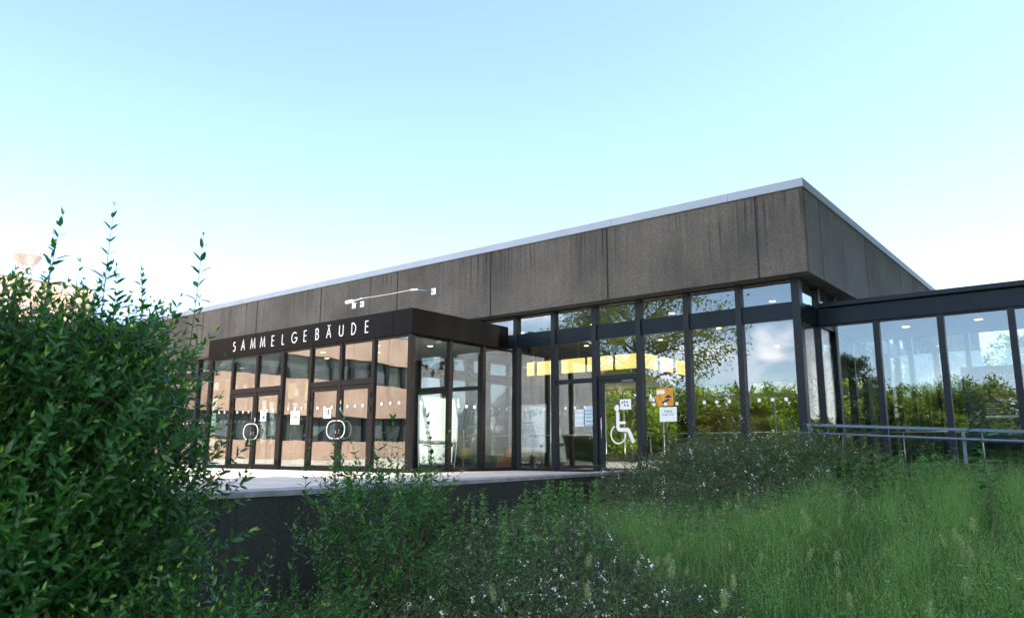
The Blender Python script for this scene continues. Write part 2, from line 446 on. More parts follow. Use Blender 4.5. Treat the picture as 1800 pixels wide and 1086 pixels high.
wl = thing('retaining_wall', 'long low dark concrete retaining wall carrying the edge of the bright terrace', 'wall', (-2, -8, -.6))
n_ = len(WALL)
outer = [Vector((x, y, 0)) for x, y in WALL]
nr = []
for i in range(n_):
    t = outer[min(i + 1, n_ - 1)] - outer[max(i - 1, 0)]; nr.append(Vector((t.y, -t.x, 0)).normalized())
def ribbon(o0, o1, z0, z1):
    m = MB()
    a = [outer[i] + nr[i] * o0 for i in range(n_)]; b = [outer[i] + nr[i] * o1 for i in range(n_)]
    for i in range(n_ - 1):
        q = [a[i], a[i + 1], b[i + 1], b[i]]
        m.face([(p.x, p.y, z1) for p in q]); m.face([(p.x, p.y, z0) for p in reversed(q)])
        m.face([(b[i].x, b[i].y, z0), (b[i + 1].x, b[i + 1].y, z0), (b[i + 1].x, b[i + 1].y, z1), (b[i].x, b[i].y, z1)])
        m.face([(a[i + 1].x, a[i + 1].y, z0), (a[i].x, a[i].y, z0), (a[i].x, a[i].y, z1), (a[i + 1].x, a[i + 1].y, z1)])
    for i in (0, n_ - 1):
        m.face([(a[i].x, a[i].y, z0), (b[i].x, b[i].y, z0), (b[i].x, b[i].y, z1), (a[i].x, a[i].y, z1)])
    return m
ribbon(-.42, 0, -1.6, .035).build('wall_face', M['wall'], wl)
ribbon(-.46, .012, .035, .085).build('wall_cap', M['cap'], wl)

pw = thing('ramp_parapet', 'low grey concrete upstand under the handrail of the ramp', 'wall', (4, -1.5, -.5))
box('wall_body', M['wall'], pw, 1.6, 12, -1.62, -1.44, -1.2, .30, bevel=.01)

# ------------------------------------------------------------------ main hall
XL, YB = -38.0, 22.5
hall = thing('hall_building', 'flat roofed concrete and glass hall with a deep brown concrete fascia', 'building', (-15, 11, 0))
ZB, ZC, ZT = 4.10, 5.896, 6.089
FY, FX = -.47, .408
joints = [FX] + [-.598 - 3.732 * k for k in range(11)]
for a, b in zip(joints[:-1], joints[1:]):
    box('fascia_panel', M['fascia'], hall, b + .023, a - (.0 if a == FX else .023), FY, FY + .14, ZB, ZC, bevel=.006)
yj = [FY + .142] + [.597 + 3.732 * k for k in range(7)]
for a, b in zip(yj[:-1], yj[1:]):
    box('fascia_panel', M['fascia_shade_side'], hall, FX - .14, FX, a + .035, b - .035, ZB, ZC, bevel=.006)
for a in joints[1:]: box('joint_seal', M['black'], hall, a - .0225, a + .0225, FY + .02, FY + .06, ZB + .01, ZC - .01)
for a in yj[1:]: box('joint_seal', M['black'], hall, FX - .09, FX - .03, a - .0345, a + .0345, ZB + .01, ZC - .01)
box('fascia_backing', M['black'], hall, XL, FX - .15, FY + .145, FY + .2, ZB + .04, ZC - .01)
box('fascia_backing', M['black'], hall, FX - .2, FX - .145, FY + .21, YB + .4, ZB + .04, ZC - .01)
cj = [FX + .03] + [-1.2 - 3.0 * k for k in range(13)]
for a, b in zip(cj[:-1], cj[1:]):
    box('coping', M['coping'], hall, b + .003, a, FY - .035, FY + .3, ZC + .004, ZT, bevel=.008)
cj = [FY + .31] + [3.0 + 3.0 * k for k in range(7)] + [23.0]
for a, b in zip(cj[:-1], cj[1:]):
    box('coping', M['coping'], hall, FX - .3, FX + .03, a, b - .003, ZC + .004, ZT, bevel=.008)
box('roof', M['cap'], hall, XL, FX - .32, FY + .32, 22.9, 5.6, 5.85)
box('soffit', M['soffit'], hall, XL, FX - .145, FY + .145, -.07, ZB + .005, ZB + .035)
box('soffit', M['soffit'], hall, .07, FX - .145, -.065, YB, ZB + .005, ZB + .035)
box('ceiling', M['ceiling'], hall, XL, -.07, .07, YB - .05, 4.12, 4.2)
box('floor', M['floor'], hall, XL, -.07, .07, YB - .05, -.3, .015)
box('rear_fascia', M['fascia'], hall, XL, FX - .3, 22.8, 22.95, ZB, ZC)
box('end_wall', M['plaster'], hall, XL - .2, XL, -.3, YB, 0, 5.9)

MW, MD = .065, .10    # half width, half depth of the mullions
S = 1.25
def mullion(x, y, hw, hd, z1, mat, par, z0=.0, name='mullion'):
    return box(name, mat, par, x - hw, x + hw, y - hd, y + hd, z0, z1, bevel=.005)
# front facade posts from the corner (k=0) leftwards; behind the vestibule only the clerestory shows
for k in range(0, -7, -1):
    if k == 0: mullion(0, 0, .085, .10, 4.1, M['dark'], hall, name='corner_post')
    else: mullion(k * S, 0, MW, MD, 4.1, M['dark'], hall)
for k in range(-7, -26, -1): mullion(k * S, 0, MW, MD, 4.1, M['dark'], hall)
def pane_x(par, xa, xb, y, z0, z1, mat=None, markers=None, name='window_pane'):
    tl = random.uniform(-.0022, .0022); tz = random.uniform(-.0015, .0015)
    m = MB(); w = xb - xa; h = z1 - z0
    ya, yb2 = y - tl * w, y + tl * w
    m.prism([(xa, ya - tz, z0), (xb, yb2 - tz, z0), (xb, yb2 + tz, z1), (xa, ya + tz, z1)], (0, .008, 0))
    p = m.build(name, mat or M['glass'], par)
    if markers:
        r = .034
        for t in markers:
            cx = xa + w * t; box('marker_square', M['white'], p, cx - r, cx + r, y - .014, y - .0105, 1.565 - r, 1.565 + r)
    return p
MK = (.24, .50, .76)
for k in range(-1, -27, -1):
    xa, xb = k * S + MW, (k + 1) * S - (MW if k < -1 else .085)
    box('band_panel', M['band'], hall, xa + .001, xb - .001, -.055, .055, 3.226, 3.593)
    pane_x(hall, xa, xb, -.01, 3.593, 4.06)
    box('head_rail', M['dark'], hall, xa + .001, xb - .001, -.05, .05, 4.06, 4.102)
    if k < -6 and k > -14: continue          # inside the vestibule it is open
    if k == -5:
        pane_x(hall, xa, xb, -.01, 2.28, 3.226); pane_x(hall, xa, xb, -.01, .06, 2.17, markers=MK)
        box('transom', M['dark'], hall, xa + .001, xb - .001, -.06, .06, 2.17, 2.28)
    elif k == -4:
        pane_x(hall, xa, xb, -.01, 2.32, 3.226)
        box('transom', M['dark'], hall, xa + .001, xb - .001, -.06, .06, 2.2, 2.32)
        d = MB()
        d.box(xa + .004, xa + .15, -.045, .045, .01, 2.19).box(xb - .06, xb - .004, -.045, .045, .01, 2.19)
        d.box(xa + .15, xb - .06, -.045, .045, 2.13, 2.19).box(xa + .15, xb - .06, -.045, .045, .01, .1)
        door = d.build('glass_door', M['dark'], hall, bevel=.004)
        pane_x(door, xa + .15, xb - .06, -.01, .1, 2.13, name='door_pane')
        c = MB(); c.box(xb - .42, xb - .1, -.09, -.046, 2.135, 2.18); c.build('door_closer', M['grey'], door, bevel=.005)
        c = MB(); c.tube([(xa + .11, -.09, .8), (xa + .11, -.09, 1.3)], .014); c.tube([(xa + .11, -.09, .84), (xa + .11, -.045, .84)], .01); c.tube([(xa + .11, -.09, 1.26), (xa + .11, -.045, 1.26)], .01)
        c.build('handle', M['steel'], door, smooth=True)
        continue
    else:
        pane_x(hall, xa, xb, -.01, .06, 3.226, markers=MK)
    box('bottom_rail', M['dark'], hall, xa + .001, xb - .001, -.05, .05, 0, .06)
# right side of the hall
def pane_y(par, x, ya, yb, z0, z1, mat=None, markers=None, name='window_pane'):
    tl = random.uniform(-.002, .002)
    m = MB(); w = yb - ya
    m.prism([(x + tl, ya, z0), (x - tl, yb, z0), (x - tl, yb, z1), (x + tl, ya, z1)], (-.008, 0, 0))
    p = m.build(name, mat or M['glass'], par)
    if markers:
        r = .034
        for t in markers:
            cy = ya + w * t; box('marker_square', M['white'], p, x + .0025, x + .0055, cy - r, cy + r, 1.565 - r, 1.565 + r)
    return p
for k in range(1, 19):
    mullion(0, k * S, .085, MW, 4.1, M['dark'], hall)
for k in range(0, 18):
    ya, yb = k * S + (MW if k else .10), (k + 1) * S - MW
    box('band_panel', M['band'], hall, -.055, .055, ya + .001, yb - .001, 3.226, 3.593)
    pane_y(hall, 0.01, ya, yb, 3.593, 4.06)
    box('head_rail', M['dark'], hall, -.05, .05, ya + .001, yb - .001, 4.06, 4.102)
    if k in (2, 3): continue                   # opening into the corridor
    pane_y(hall, 0.01, ya, yb, .06, 3.226)
    box('bottom_rail', M['dark'], hall, -.05, .05, ya + .001, yb - .001, 0, .06)
# rear glazing
rg = MB()
for k in range(0, 31): rg.box(-k * S - .05, -k * S + .05, YB - .06, YB + .06, 0, 4.1)
rg.box(XL, 0, YB - .05, YB + .05, 3.3, 3.5).box(XL, 0, YB - .055, YB + .055, 0, .45)
rg.build('rear_window_frame', M['curtain'], hall)
# curtains hanging behind the side glazing
for (ya, yb) in ((6.6, 7.3), (8.9, 9.4), (11.3, 12.3), (13.9, 14.4), (16.2, 17.3), (18.9, 19.6)):
    c = MB(); n = 24
    pts = [(-.28 + .05 * math.sin(i * 1.9), ya + (yb - ya) * i / n) for i in range(n + 1)]
    for i in range(n):
        c.face([(pts[i][0], pts[i][1], .1), (pts[i + 1][0], pts[i + 1][1], .1), (pts[i + 1][0], pts[i + 1][1], 3.2), (pts[i][0], pts[i][1], 3.2)])
    o = c.build('curtain', M['curtain'], hall)
    md = o.modifiers.new('thick', 'SOLIDIFY'); md.thickness = .006
# inner core, columns, partition
box('inner_wall', M['plaster'], hall, -27, -10.2, 4.6, 4.8, .015, 4.12)
box('inner_wall', M['timber'], hall, -6.6, -3.75, 8.0, 8.15, .015, 1.9)
box('inner_wall', M['plaster'], hall, -10.4, -10.2, 4.82, 8.5, .015, 4.12)
for x in (-11.2, -6.2): box('column', M['dark'], hall, x - .12, x + .12, 6.9, 7.14, .015, 4.12)
for x in (-9.9, -8.75, -8.45): box('column', M['curtain'], hall, x - .03, x + .03, 13, 13.06, .015, 4.12)
for x, y in [(-1.3, 2.2), (-1.3, 5), (-1.4, 8), (-4, 2.2), (-4, 5.2), (-6.6, 2.4), (-6.5, 6.3), (-9.2, 2.4), (-9.2, 6), (-12, 5), (-15, 5), (-4, 10), (-9, 11)]:
    d = MB().disc((x, y, 4.118), .10, (0, 0, -1), .014, 20); b = d.build('downlight', M['lamp_body'], hall)
    MB().disc((x, y, 4.102), .075, (0, 0, -1), .004, 20).build('lamp_lens', M['lamp'], b)
yl = thing('light_band', 'row of glowing yellow panels hung round a corner under the hall ceiling', 'light', (-6, 4, 2.95))
xs_ = [(-10.25, -9.93), (-9.83, -9.10), (-8.85, -7.93), (-7.87, -7.57), (-7.43, -6.92), (-6.85, -5.95)]
for a, b in xs_: box('light_panel', M['yellow'], yl, a, b - .05, 4.0, 4.05, 2.96, 3.40)
for a, b in ((4.14, 4.95), (5.2, 5.95), (6.25, 6.98)): box('light_panel', M['yellow'], yl, -5.97, -5.92, a, b, 2.96, 3.40)
m = MB()
for x in (-10, -8.2, -6.2): m.tube([(x, 4.025, 3.4), (x, 4.025, 4.12)], .008, 5)
for y in (4.6, 6.6, 8.0): m.tube([(-5.945, y, 3.4), (-5.945, y, 4.12)], .008, 5)
m.build('hanger', M['steel'], yl)
# inner handrail behind the front glass
hr_ = thing('inner_handrail', 'slim steel guard rail running just inside the hall front glass', 'railing', (-4, .25, 0))
MB().tube([(-7.3, .25, .9), (-5.05, .25, .9)], .02).build('rail', M['steel'], hr_, smooth=True)
MB().tube([(-3.7, .25, .9), (-.3, .25, .9)], .02).build('rail', M['steel'], hr_, smooth=True)
for x in (-7.25, -5.07, -3.68, -2.5, -1.25, -.33): MB().tube([(x, .25, .015), (x, .25, .9)], .014).build('post', M['steel'], hr_, smooth=True)

# ------------------------------------------------------------------ entrance vestibule
XV, YV, VT, VB = -7.453, -3.959, 3.728, 3.137
SV, XW = 1.213, -16.035
ves = thing('entrance_vestibule', 'glazed entrance porch with black fascia lettered in white and double doors', 'building', (-11.7, -2, 0))
mx_ = [XV - .091 - SV * k for k in range(0, 8)]
box('corner_post', M['bronze'], ves, XV - .12, XV, YV, YV + .12, 0, VB, bevel=.005)
for k in range(1, 8): box('mullion', M['bronze'], ves, mx_[k] - .05, mx_[k] + .05, YV, YV + .12, 0, VB, bevel=.004)
edges = [XV - .12] + [mx_[k] for k in range(1, 8)]
def vest_door(xa, xb, hinge_left):
    """one leaf between xa<xb"""
    f = .105; y0, y1 = YV + .012, YV + .085
    d = MB().box(xa, xa + f, y0, y1, .012, 2.05).box(xb - f, xb, y0, y1, .012, 2.05)
    d.box(xa + f, xb - f, y0, y1, 1.95, 2.05).box(xa + f, xb - f, y0, y1, .012, .13)
    o = d.build('entrance_door', M['bronze'], ves, bevel=.005)
    pane_x(o, xa + f, xb - f, YV + .04, .13, 1.95, M['glass_dark'], name='door_pane')
    r = .034
    for t in (.2, .5, .8):
        cx = xa + f + (xb - xa - 2 * f) * t; box('marker_square', M['white'], o, cx - r, cx + r, YV + .030, YV + .0345, 1.545 - r, 1.545 + r)
    s = -1 if hinge_left else 1                   # handle bows away from the meeting stile
    xm = (xb - .055) if hinge_left else (xa + .055)
    pts = []
    for i in range(17):
        a = math.pi * i / 16
        ca, sa = math.cos(a), math.sin(a)
        pts.append((xm + s * .285 * (abs(sa) ** .8), YV - .055, .99 + .215 * math.copysign(abs(ca) ** .92, ca)))
    pts = [(xm, YV + .012, pts[0][2])] + pts + [(xm, YV + .012, pts[-1][2])]
    MB().tube(pts, .0135, 8).build('handle', M['white'], o, smooth=True)
    MB().box(xm - .012, xm + .012, YV - .006, YV + .011, .90, .99).build('lock', M['steel'], o)
    xh = xa if hinge_left else xb
    for z in (1.78, 1.45, .18):
        MB().tube([(xh, YV - .012, z - .06), (xh, YV - .012, z + .06)], .024, 10).build('hinge', M['black'], o, smooth=True)
for k in range(7):                                # bays from the corner leftwards
    xb = (XV - .12) if k == 0 else mx_[k] - .05
    xa = mx_[k + 1] + .05
    box('head_rail', M['bronze'], ves, xa + .001, xb - .001, YV + .02, YV + .1, VB - .06, VB)
    if k in (1, 2, 4, 5):
        box('transom', M['bronze'], ves, xa + .001, xb - .001, YV + .004, YV + .11, 2.062, 2.20, bevel=.004)
        pane_x(ves, xa, xb, YV + .05, 2.2, VB - .06, M['glass_dark'])
    else:
        box('bottom_rail', M['bronze'], ves, xa + .001, xb - .001, YV + .02, YV + .1, 0, .09)
        pane_x(ves, xa, xb, YV + .05, .09, VB - .06, M['glass_dark'], markers=MK)
for k in (1, 4):
    vest_door(mx_[k + 2] + .052, mx_[k + 1] - .004 - .0, True)
    vest_door(mx_[k + 1] + .004, mx_[k] - .052, False)
# side towards the camera
for y in (-2.615, -1.385, -.10): box('mullion', M['bronze'], ves, XV - .12, XV, y - .05, y + .05, 0, VB, bevel=.004)
ye = [YV + .12, -2.665, -2.565, -1.435, -1.335, -.15]
for i in range(3):
    ya, yb = ye[2 * i], ye[2 * i + 1]
    pane_y(ves, XV - .05, ya, yb, .09, VB - .05, M['glass'], markers=MK)
    box('bottom_rail', M['bronze'], ves, XV - .1, XV - .02, ya + .001, yb - .001, 0, .09)
    box('head_rail', M['bronze'], ves, XV - .1, XV - .02, ya + .001, yb - .001, VB - .05, VB)
# far side
for y in (-3.9, -2.6, -1.3): box('mullion', M['bronze'], ves, XW, XW + .1, y - .05, y + .05, 0, VB)
for ya, yb in ((-3.85, -2.65), (-2.55, -1.35), (-1.25, -.1)): pane_y(ves, XW + .05, ya, yb, 0, VB, M['glass_dark'])
# fascia
fs = box('sign_fascia', M['sign'], ves, XW - .1, -8.055, YV - .03, YV + .05, VB + .002, VT, bevel=.004)
box('fascia_panel', M['sign'], ves, -8.045, XV + .03, YV - .03, YV + .05, VB + .002, VT, bevel=.004)
box('fascia_panel', M['sign'], ves, XV - .05, XV + .03, YV + .053, -1.86, VB + .002, VT, bevel=.004)
box('fascia_panel', M['sign'], ves, XV - .05, XV + .03, -1.85, FY - .005, VB + .002, VT, bevel=.004)
box('fascia_panel', M['sign'], ves, XW - .1, XW - .02, YV + .053, FY - .005, VB + .002, VT)
box('roof', M['cap'], ves, XW - .015, XV - .055, YV + .055, FY - .005, 3.45, 3.68)
box('ceiling', M['ceiling'], ves, XW + .01, XV - .125, YV + .13, -.11, VB + .004, VB + .05)
box('floor', M['floor'], ves, XW + .01, XV - .125, YV + .13, -.11, .003, .02)
for x, y in [(-8.6, -2.2), (-10.6, -2.2), (-12.8, -2.2), (-14.8, -2.2), (-9.6, -3.1), (-11.8, -3.1)]:
    b = MB().disc((x, y, VB + .003), .09, (0, 0, -1), .012, 18).build('downlight', M['lamp_body'], ves)
    MB().disc((x, y, VB - .010), .068, (0, 0, -1), .004, 18).build('lamp_lens', M['lamp'], b)

# letters: strokes in a unit box (width, polylines)
def arc(cx, cy, rx, ry, a0, a1, n=14): return [(cx + rx * math.cos(R(a0 + (a1 - a0) * i / n)), cy + ry * math.sin(R(a0 + (a1 - a0) * i / n))) for i in range(n + 1)]
LET = {
 'S': [arc(.27, .755, .2, .2, 40, 270, 14) + arc(.27, .28, .235, .275, 90, -140, 16)[1:]],
 'A': [[(0, 0), (.35, 1), (.7, 0)], [(.13, .35), (.57, .35)]],
 'M': [[(0, 0), (.13, 1), (.45, .12), (.77, 1), (.9, 0)]],
 'E': [[(.42, 1), (0, 1), (0, 0), (.42, 0)], [(0, .53), (.4, .53)]],
 'L': [[(0, 1), (0, 0), (.4, 0)]],
 'G': [arc(.5, .5, .48, .5, 48, 350, 26) + [(.97, .46), (.55, .46)]],
 'B': [[(0, 0), (0, 1), (.2, 1)] + arc(.2, .77, .22, .23, 90, -90, 10) + [(0, .54)], [(.2, .54)] + arc(.2, .27, .27, .27, 90, -90, 10) + [(0, 0)]],
 'U': [[(0, 1), (0, .28)] + arc(.3, .28, .3, .28, 180, 360, 12) + [(.6, 1)]],
 'D': [[(0, 0), (0, 1), (.15, 1)] + arc(.15, .5, .45, .5, 90, -90, 16) + [(0, 0)]],
}
def stroke(mb, pts, w, P, d):
    """flat band along a polyline; P maps 2D to world; d = extrusion vector"""
    p = [Vector((a, b)) for a, b in pts]; n = len(p); Lp = []; Rp = []
    closed = (p[0] - p[-1]).length < 1e-6
    for i in range(n):
        a = p[i] - p[i - 1] if i else (p[0] - p[-2] if closed else p[1] - p[0])
        b = p[i + 1] - p[i] if i < n - 1 else (p[1] - p[0] if closed else a)
        a = a.normalized(); b = b.normalized(); t = (a + b)
        t = t.normalized() if t.length > 1e-6 else a
        nn = Vector((-t.y, t.x)); k = w / 2 / max(.45, nn.dot(Vector((-a.y, a.x))))
        Lp.append(p[i] + nn * k); Rp.append(p[i] - nn * k)
    for i in range(n - 1):
        mb.prism([P(*Lp[i]), P(*Lp[i + 1]), P(*Rp[i + 1]), P(*Rp[i])], d)
LX = [-14.755, -14.3, -13.808, -13.334, -12.853, -12.377, -11.884, -11.413, -10.91, -10.438, -9.945, -9.466, -8.982]
LH, LZ = .275, 3.295
for ch, cx in zip('SAMMELGEBÄUDE', LX):
    st_ = LET['A' if ch == 'Ä' else ch]; wd = max(p[0] for s in st_ for p in s)
    P = lambda a, b, cx=cx, wd=wd: (cx + (a - wd / 2) * LH * .88, YV - .031, LZ + b * LH)
    m = MB()
    for s in st_: stroke(m, s, .092, P, (0, -.012, 0))
    if ch == 'Ä':
        for a in (.2, .5): m.disc(P(a, 1.14), .019, (0, -1, 0), .012, 10)
    m.build('letter', M['white'], fs)

# things inside the vestibule
bd = thing('display_board', 'tilted white metal display board standing inside the porch side window', 'board', (-8.15, -2.4, .02))
m = MB(); m.prism([(-8.05, -3.03, .74), (-8.05, -1.74, .72), (-8.3, -1.42, 1.80), (-8.3, -2.83, 1.80)], (-.02, 0, 0)); m.build('board_panel', M['board'], bd)
m = MB(); m.prism([(-8.0, -3.05, .2), (-8.0, -1.96, .2), (-8.02, -1.90, .58), (-8.03, -2.15, .66), (-8.04, -2.5, .63), (-8.05, -3.05, .66)], (-.015, 0, 0)); m.build('lower_panel', M['board'], bd)
m = MB()
m.tube([(-8.03, -3.05, .71), (-8.03, -1.75, .69)], .014); m.tube([(-8.0, -3.05, .18), (-8.0, -1.9, .17)], .014)
m.tube([(-8.3, -2.86, 1.82), (-8.3, -1.42, 1.82)], .014); m.tube([(-8.3, -2.86, 1.82), (-8.06, -3.07, .7), (-8.02, -3.07, .03)], .014); m.tube([(-8.3, -1.42, 1.82), (-8.06, -1.72, .7), (-8.02, -1.86, .03)], .014)
m.box(-8.2, -7.85, -3.05, -1.85, .021, .05)
m.build('stand_frame', M['steel'], bd)
bag = thing('tote_bag', 'yellow-green carrier bag hanging behind the porch side window', 'bag', (-9.5, .22, .3))
m = MB(); n = 12
prof = [(.235, .30), (.23, .36), (.20, .5), (.17, .58)]
rings = []
for w, z in prof: rings.append([(-9.5 + .06 * math.sin(2 * math.pi * k / n), .25 + w * math.cos(2 * math.pi * k / n) * (1 + .05 * math.sin(3 * k)), z) for k in range(n)])
for i in range(3):
    for k in range(n): m.face([rings[i][k], rings[i][(k + 1) % n], rings[i + 1][(k + 1) % n], rings[i + 1][k]])
m.face(list(reversed(rings[0])))
m.build('bag_body', M['bag'], bag, smooth=True)
MB().tube([(-9.5, .12, .57), (-9.5, .2, .76), (-9.5, .24, .8), (-9.5, .3, .76), (-9.5, .38, .57)], .010).build('strap', M['bag'], bag)
hook = thing('coat_stand', 'slim steel stand behind the porch from which a carrier bag hangs', 'stand', (-9.5, .24, .02))
MB().tube([(-9.62, .24, .02), (-9.62, .24, 1.1)], .015).build('pole', M['steel'], hook)
MB().tube([(-9.62, .24, .8), (-9.46, .24, .79)], .008).build('hook', M['steel'], hook)
MB().disc((-9.62, .24, .016), .16, (0, 0, 1), .02, 18).build('foot', M['steel'], hook)
ch = thing('lounge_seat', 'small orange seat with brick red side in the hall behind the porch', 'seat', (-9.1, 1.6, .015))
box('seat', M['orange_seat'], ch, -9.38, -8.86, 1.45, 1.9, .26, .35, bevel=.02)
m = MB(); m.prism([(-9.43, 1.46, .016), (-8.95, 1.46, .016), (-8.88, 1.46, .26), (-9.36, 1.46, .26)], (0, .40, 0)); m.build('seat_base', M['red_seat'], ch, bevel=.01)
box('backrest', M['orange_seat'], ch, -9.38, -8.86, 1.84, 1.92, .35, .6, bevel=.02)
cb = thing('grey_cabinet', 'grey two door cabinet standing in the hall beyond the porch', 'cabinet', (-11.2, 3, .015))
box('body', M['grey'], cb, -11.9, -10.6, 2.8, 3.25, .016, 1.3, bevel=.01)
for a in (-11.88, -11.24): box('door', M['grey'], cb, a, a + .61, 2.775, 2.797, .06, 1.27, bevel=.004)
lecv = thing('info_lectern', 'slanted white information board on a thin post inside the entrance doors', 'stand', (-12.9, -2.4, .02))
MB().tube([(-12.9, -2.4, .02), (-12.9, -2.4, .95)], .03).build('post', M['grey'], lecv)
m = MB(); m.prism([(-13.2, -2.6, .9), (-12.6, -2.6, .9), (-12.6, -2.25, 1.15), (-13.2, -2.25, 1.15)], (0, .01, .025)); m.build('board_panel', M['paper'], lecv)
MB().disc((-12.9, -2.4, .02), .2, (0, 0, 1), .02, 18).build('base_plate', M['grey'], lecv)

# steel anchors with a wire on the fascia
for label, x in (('white steel wire anchor with a double plate, at the left end of the wire', -13.6), ('white steel wire anchor with a single plate, at the right end of the wire', -10.3)):
    a = thing('wire_anchor', label, 'bracket', (x, FY, 5.07), 'wire anchors on the brown fascia')
    for dx in ((-.2, .2) if x < -12 else (.06,)):
        box('wall_plate', M['white'], a, x + dx - .09, x + dx + .09, FY - .012, FY - .001, 4.97, 5.16, bevel=.002)
    MB().tube([(x + (.2 if x < -12 else .06), FY - .01, 5.06), (x + (.05 if x < -12 else -.28), FY - .33, 5.10)], .014).build('arm', M['galv'], a)
    if x < -12:
        MB().tube([(x - .15, FY - .36, 5.10), (x + .12, FY - .34, 5.12)], .055, 10).build('spring_housing', M['white'], a)
        MB().tube([(x + .12, FY - .34, 5.12), (x + .55, FY - .34, 5.15)], .016).build('turnbuckle', M['white'], a)
    else:
        MB().tube([(x - .55, FY - .34, 5.13), (x - .28, FY - .33, 5.11)], .022).build('turnbuckle', M['white'], a)
w = thing('steel_wire', 'thin white wire stretched across the brown fascia above the sign', 'wire', (-12, FY - .34, 5.13))
MB().tube([(-13.05, FY - .34, 5.15), (-11.9, FY - .34, 5.125), (-10.85, FY - .34, 5.13)], .006, 5).build('wire', M['white'], w)

# ------------------------------------------------------------------ corridor
CY, CY2, CX1 = 1.212, 4.3, 17.0
cor = thing('glazed_corridor', 'low dark framed glass corridor joining the hall at its corner', 'building', (8, 2.7, 0))
for k in range(0, 14):
    x = 1.225 + 1.202 * k; box('mullion', M['dark'], cor, x - .06, x + .06, CY - .08, CY + .08, -.6, 3.223, bevel=.004)
    box('mullion', M['dark'], cor, x - .05, x + .05, CY2 - .06, CY2 + .06, -.3, 3.223)
    xa = .09 if k == 0 else x - 1.202 + .06
    pane_x(cor, xa, x - .06, CY - .01, .0, 3.19)
    pane_x(cor, xa, x - .06, CY2, .0, 3.19)
    box('head_rail', M['dark'], cor, xa + .001, x - .061, CY - .06, CY + .06, 3.19, 3.224)
    box('bottom_rail', M['dark'], cor, xa + .001, x - .061, CY - .06, CY + .06, -.3, .0)
box('fascia_panel', M['band'], cor, .088, CX1, CY - .10, CY + .02, 3.226, 3.575, bevel=.004)
box('roof_edge', M['dark'], cor, .088, CX1, CY - .19, CY + .02, 3.60, 3.70, bevel=.006)
box('fascia_panel', M['band'], cor, .088, CX1, CY2 - .02, CY2 + .10, 3.226, 3.70)
box('roof', M['cap'], cor, .088, CX1, CY + .025, CY2 - .025, 3.5, 3.68)
box('ceiling', M['ceiling'], cor, .088, CX1, CY + .085, CY2 - .065, 3.228, 3.26)
box('floor', M['floor'], cor, .088, CX1, CY + .085, CY2 - .065, -.3, .012)
MB().tube([(.2, CY + .25, .9), (6, CY + .25, .9)], .02).build('guard_rail', M['steel'], cor, smooth=True)
for x in (.3, 1.5, 2.9, 4.1, 5.3): MB().tube([(x, CY + .25, .012), (x, CY + .25, .9)], .014).build('rail_post', M['steel'], cor, smooth=True)
for x, y in ((1.55, 2.4), (2.95, 2.3), (4.2, 2.3)):
    b = MB().disc((x, y, 3.228), .10, (0, 0, -1), .012, 18).build('downlight', M['lamp_body'], cor)
    MB().disc((x, y, 3.215), .075, (0, 0, -1), .004, 18).build('lamp_lens', M['lamp'], b)
# dark cabinet with the poster at the end of the corridor
pc = thing('poster_wall', 'dark teal display wall carrying a concert poster in the corridor', 'display', (3.2, 3.5, 0))
box('board_panel', M['teal'], pc, 2.35, 4.4, 3.52, 3.58, .55, 2.36, bevel=.006)
for x in (2.45, 4.3): box('leg', M['black'], pc, x - .03, x + .03, 3.53, 3.57, .012, .55)
po = thing('concert_poster', 'dark poster reading THE SHOW MUST GO ON pinned to the teal display wall', 'poster', (3.05, 3.51, 1.7))
box('sheet', M['posterdark'], po, 2.72, 3.42, 3.505, 3.518, 1.22, 2.28)
def text(parent, body, x, y, z, size, mat, name='lettering', align='CENTER', ang=0):
    cu = bpy.data.curves.new(name, 'FONT'); cu.body = body; cu.size = size; cu.extrude = .0008; cu.align_x = align
    cu.materials.append(mat)
    tmp = bpy.data.objects.new(name, cu); col.objects.link(tmp)
    me = bpy.data.meshes.new_from_object(tmp.evaluated_get(bpy.context.evaluated_depsgraph_get()))
    bpy.data.objects.remove(tmp)
    o = bpy.data.objects.new(name, me); col.objects.link(o)
    o.location = Vector((x, y, z)) - wroot(parent); o.rotation_euler = (R(90), ang, 0); o.parent = parent
    return o
text(po, 'THE SHOW', 3.08, 3.503, 2.09, .125, M['white']); text(po, 'MUST GO ON', 3.08, 3.503, 1.96, .10, M['white'])
m = MB()
for i in range(5): m.box(2.77, 2.77 + (.18 if i % 2 else .24), 3.501, 3.504, 1.33 + i * .05, 1.34 + i * .05)
m.box(2.74, 3.4, 3.501, 3.504, 1.235, 1.28)
m.build('print_lines', M['paper'], po)
m = MB(); m.prism([(2.92, 3.502, 1.68), (3.1, 3.502, 1.63), (3.08, 3.502, 1.57), (3.0, 3.502, 1.6)], (0, .002, 0)); m.build('print_shape', M['paper_blue'], po)
for i, c in enumerate(('orange', 'petal_y', 'nettle', 'blue')):
    m = MB(); z = 1.645 - i * .015; m.prism([(3.1, 3.502, z), (3.4, 3.502, z - .045), (3.4, 3.502, z - .06), (3.1, 3.502, z - .015)], (0, .002, 0)); m.build('print_stripe', M[c] if c not in ('petal_y', 'nettle') else pbr('print_' + c, (.6, .5, .05) if c == 'petal_y' else (.1, .4, .12)), po)

tb = thing('trestle_table', 'dark trestle table below the poster wall in the corridor', 'table', (3.3, 3.1, .012))
box('table_top', M['black'], tb, 2.45, 4.2, 2.8, 3.4, .70, .76, bevel=.006)
for xx in (2.7, 3.9):
    for yy in (2.87, 3.3):
        MB().tube([(xx - .22, yy, .013), (xx, yy, .69)], .022, 6).build('leg', M['black'], tb); MB().tube([(xx + .22, yy, .013), (xx + .03, yy, .69)], .022, 6).build('leg', M['black'], tb)
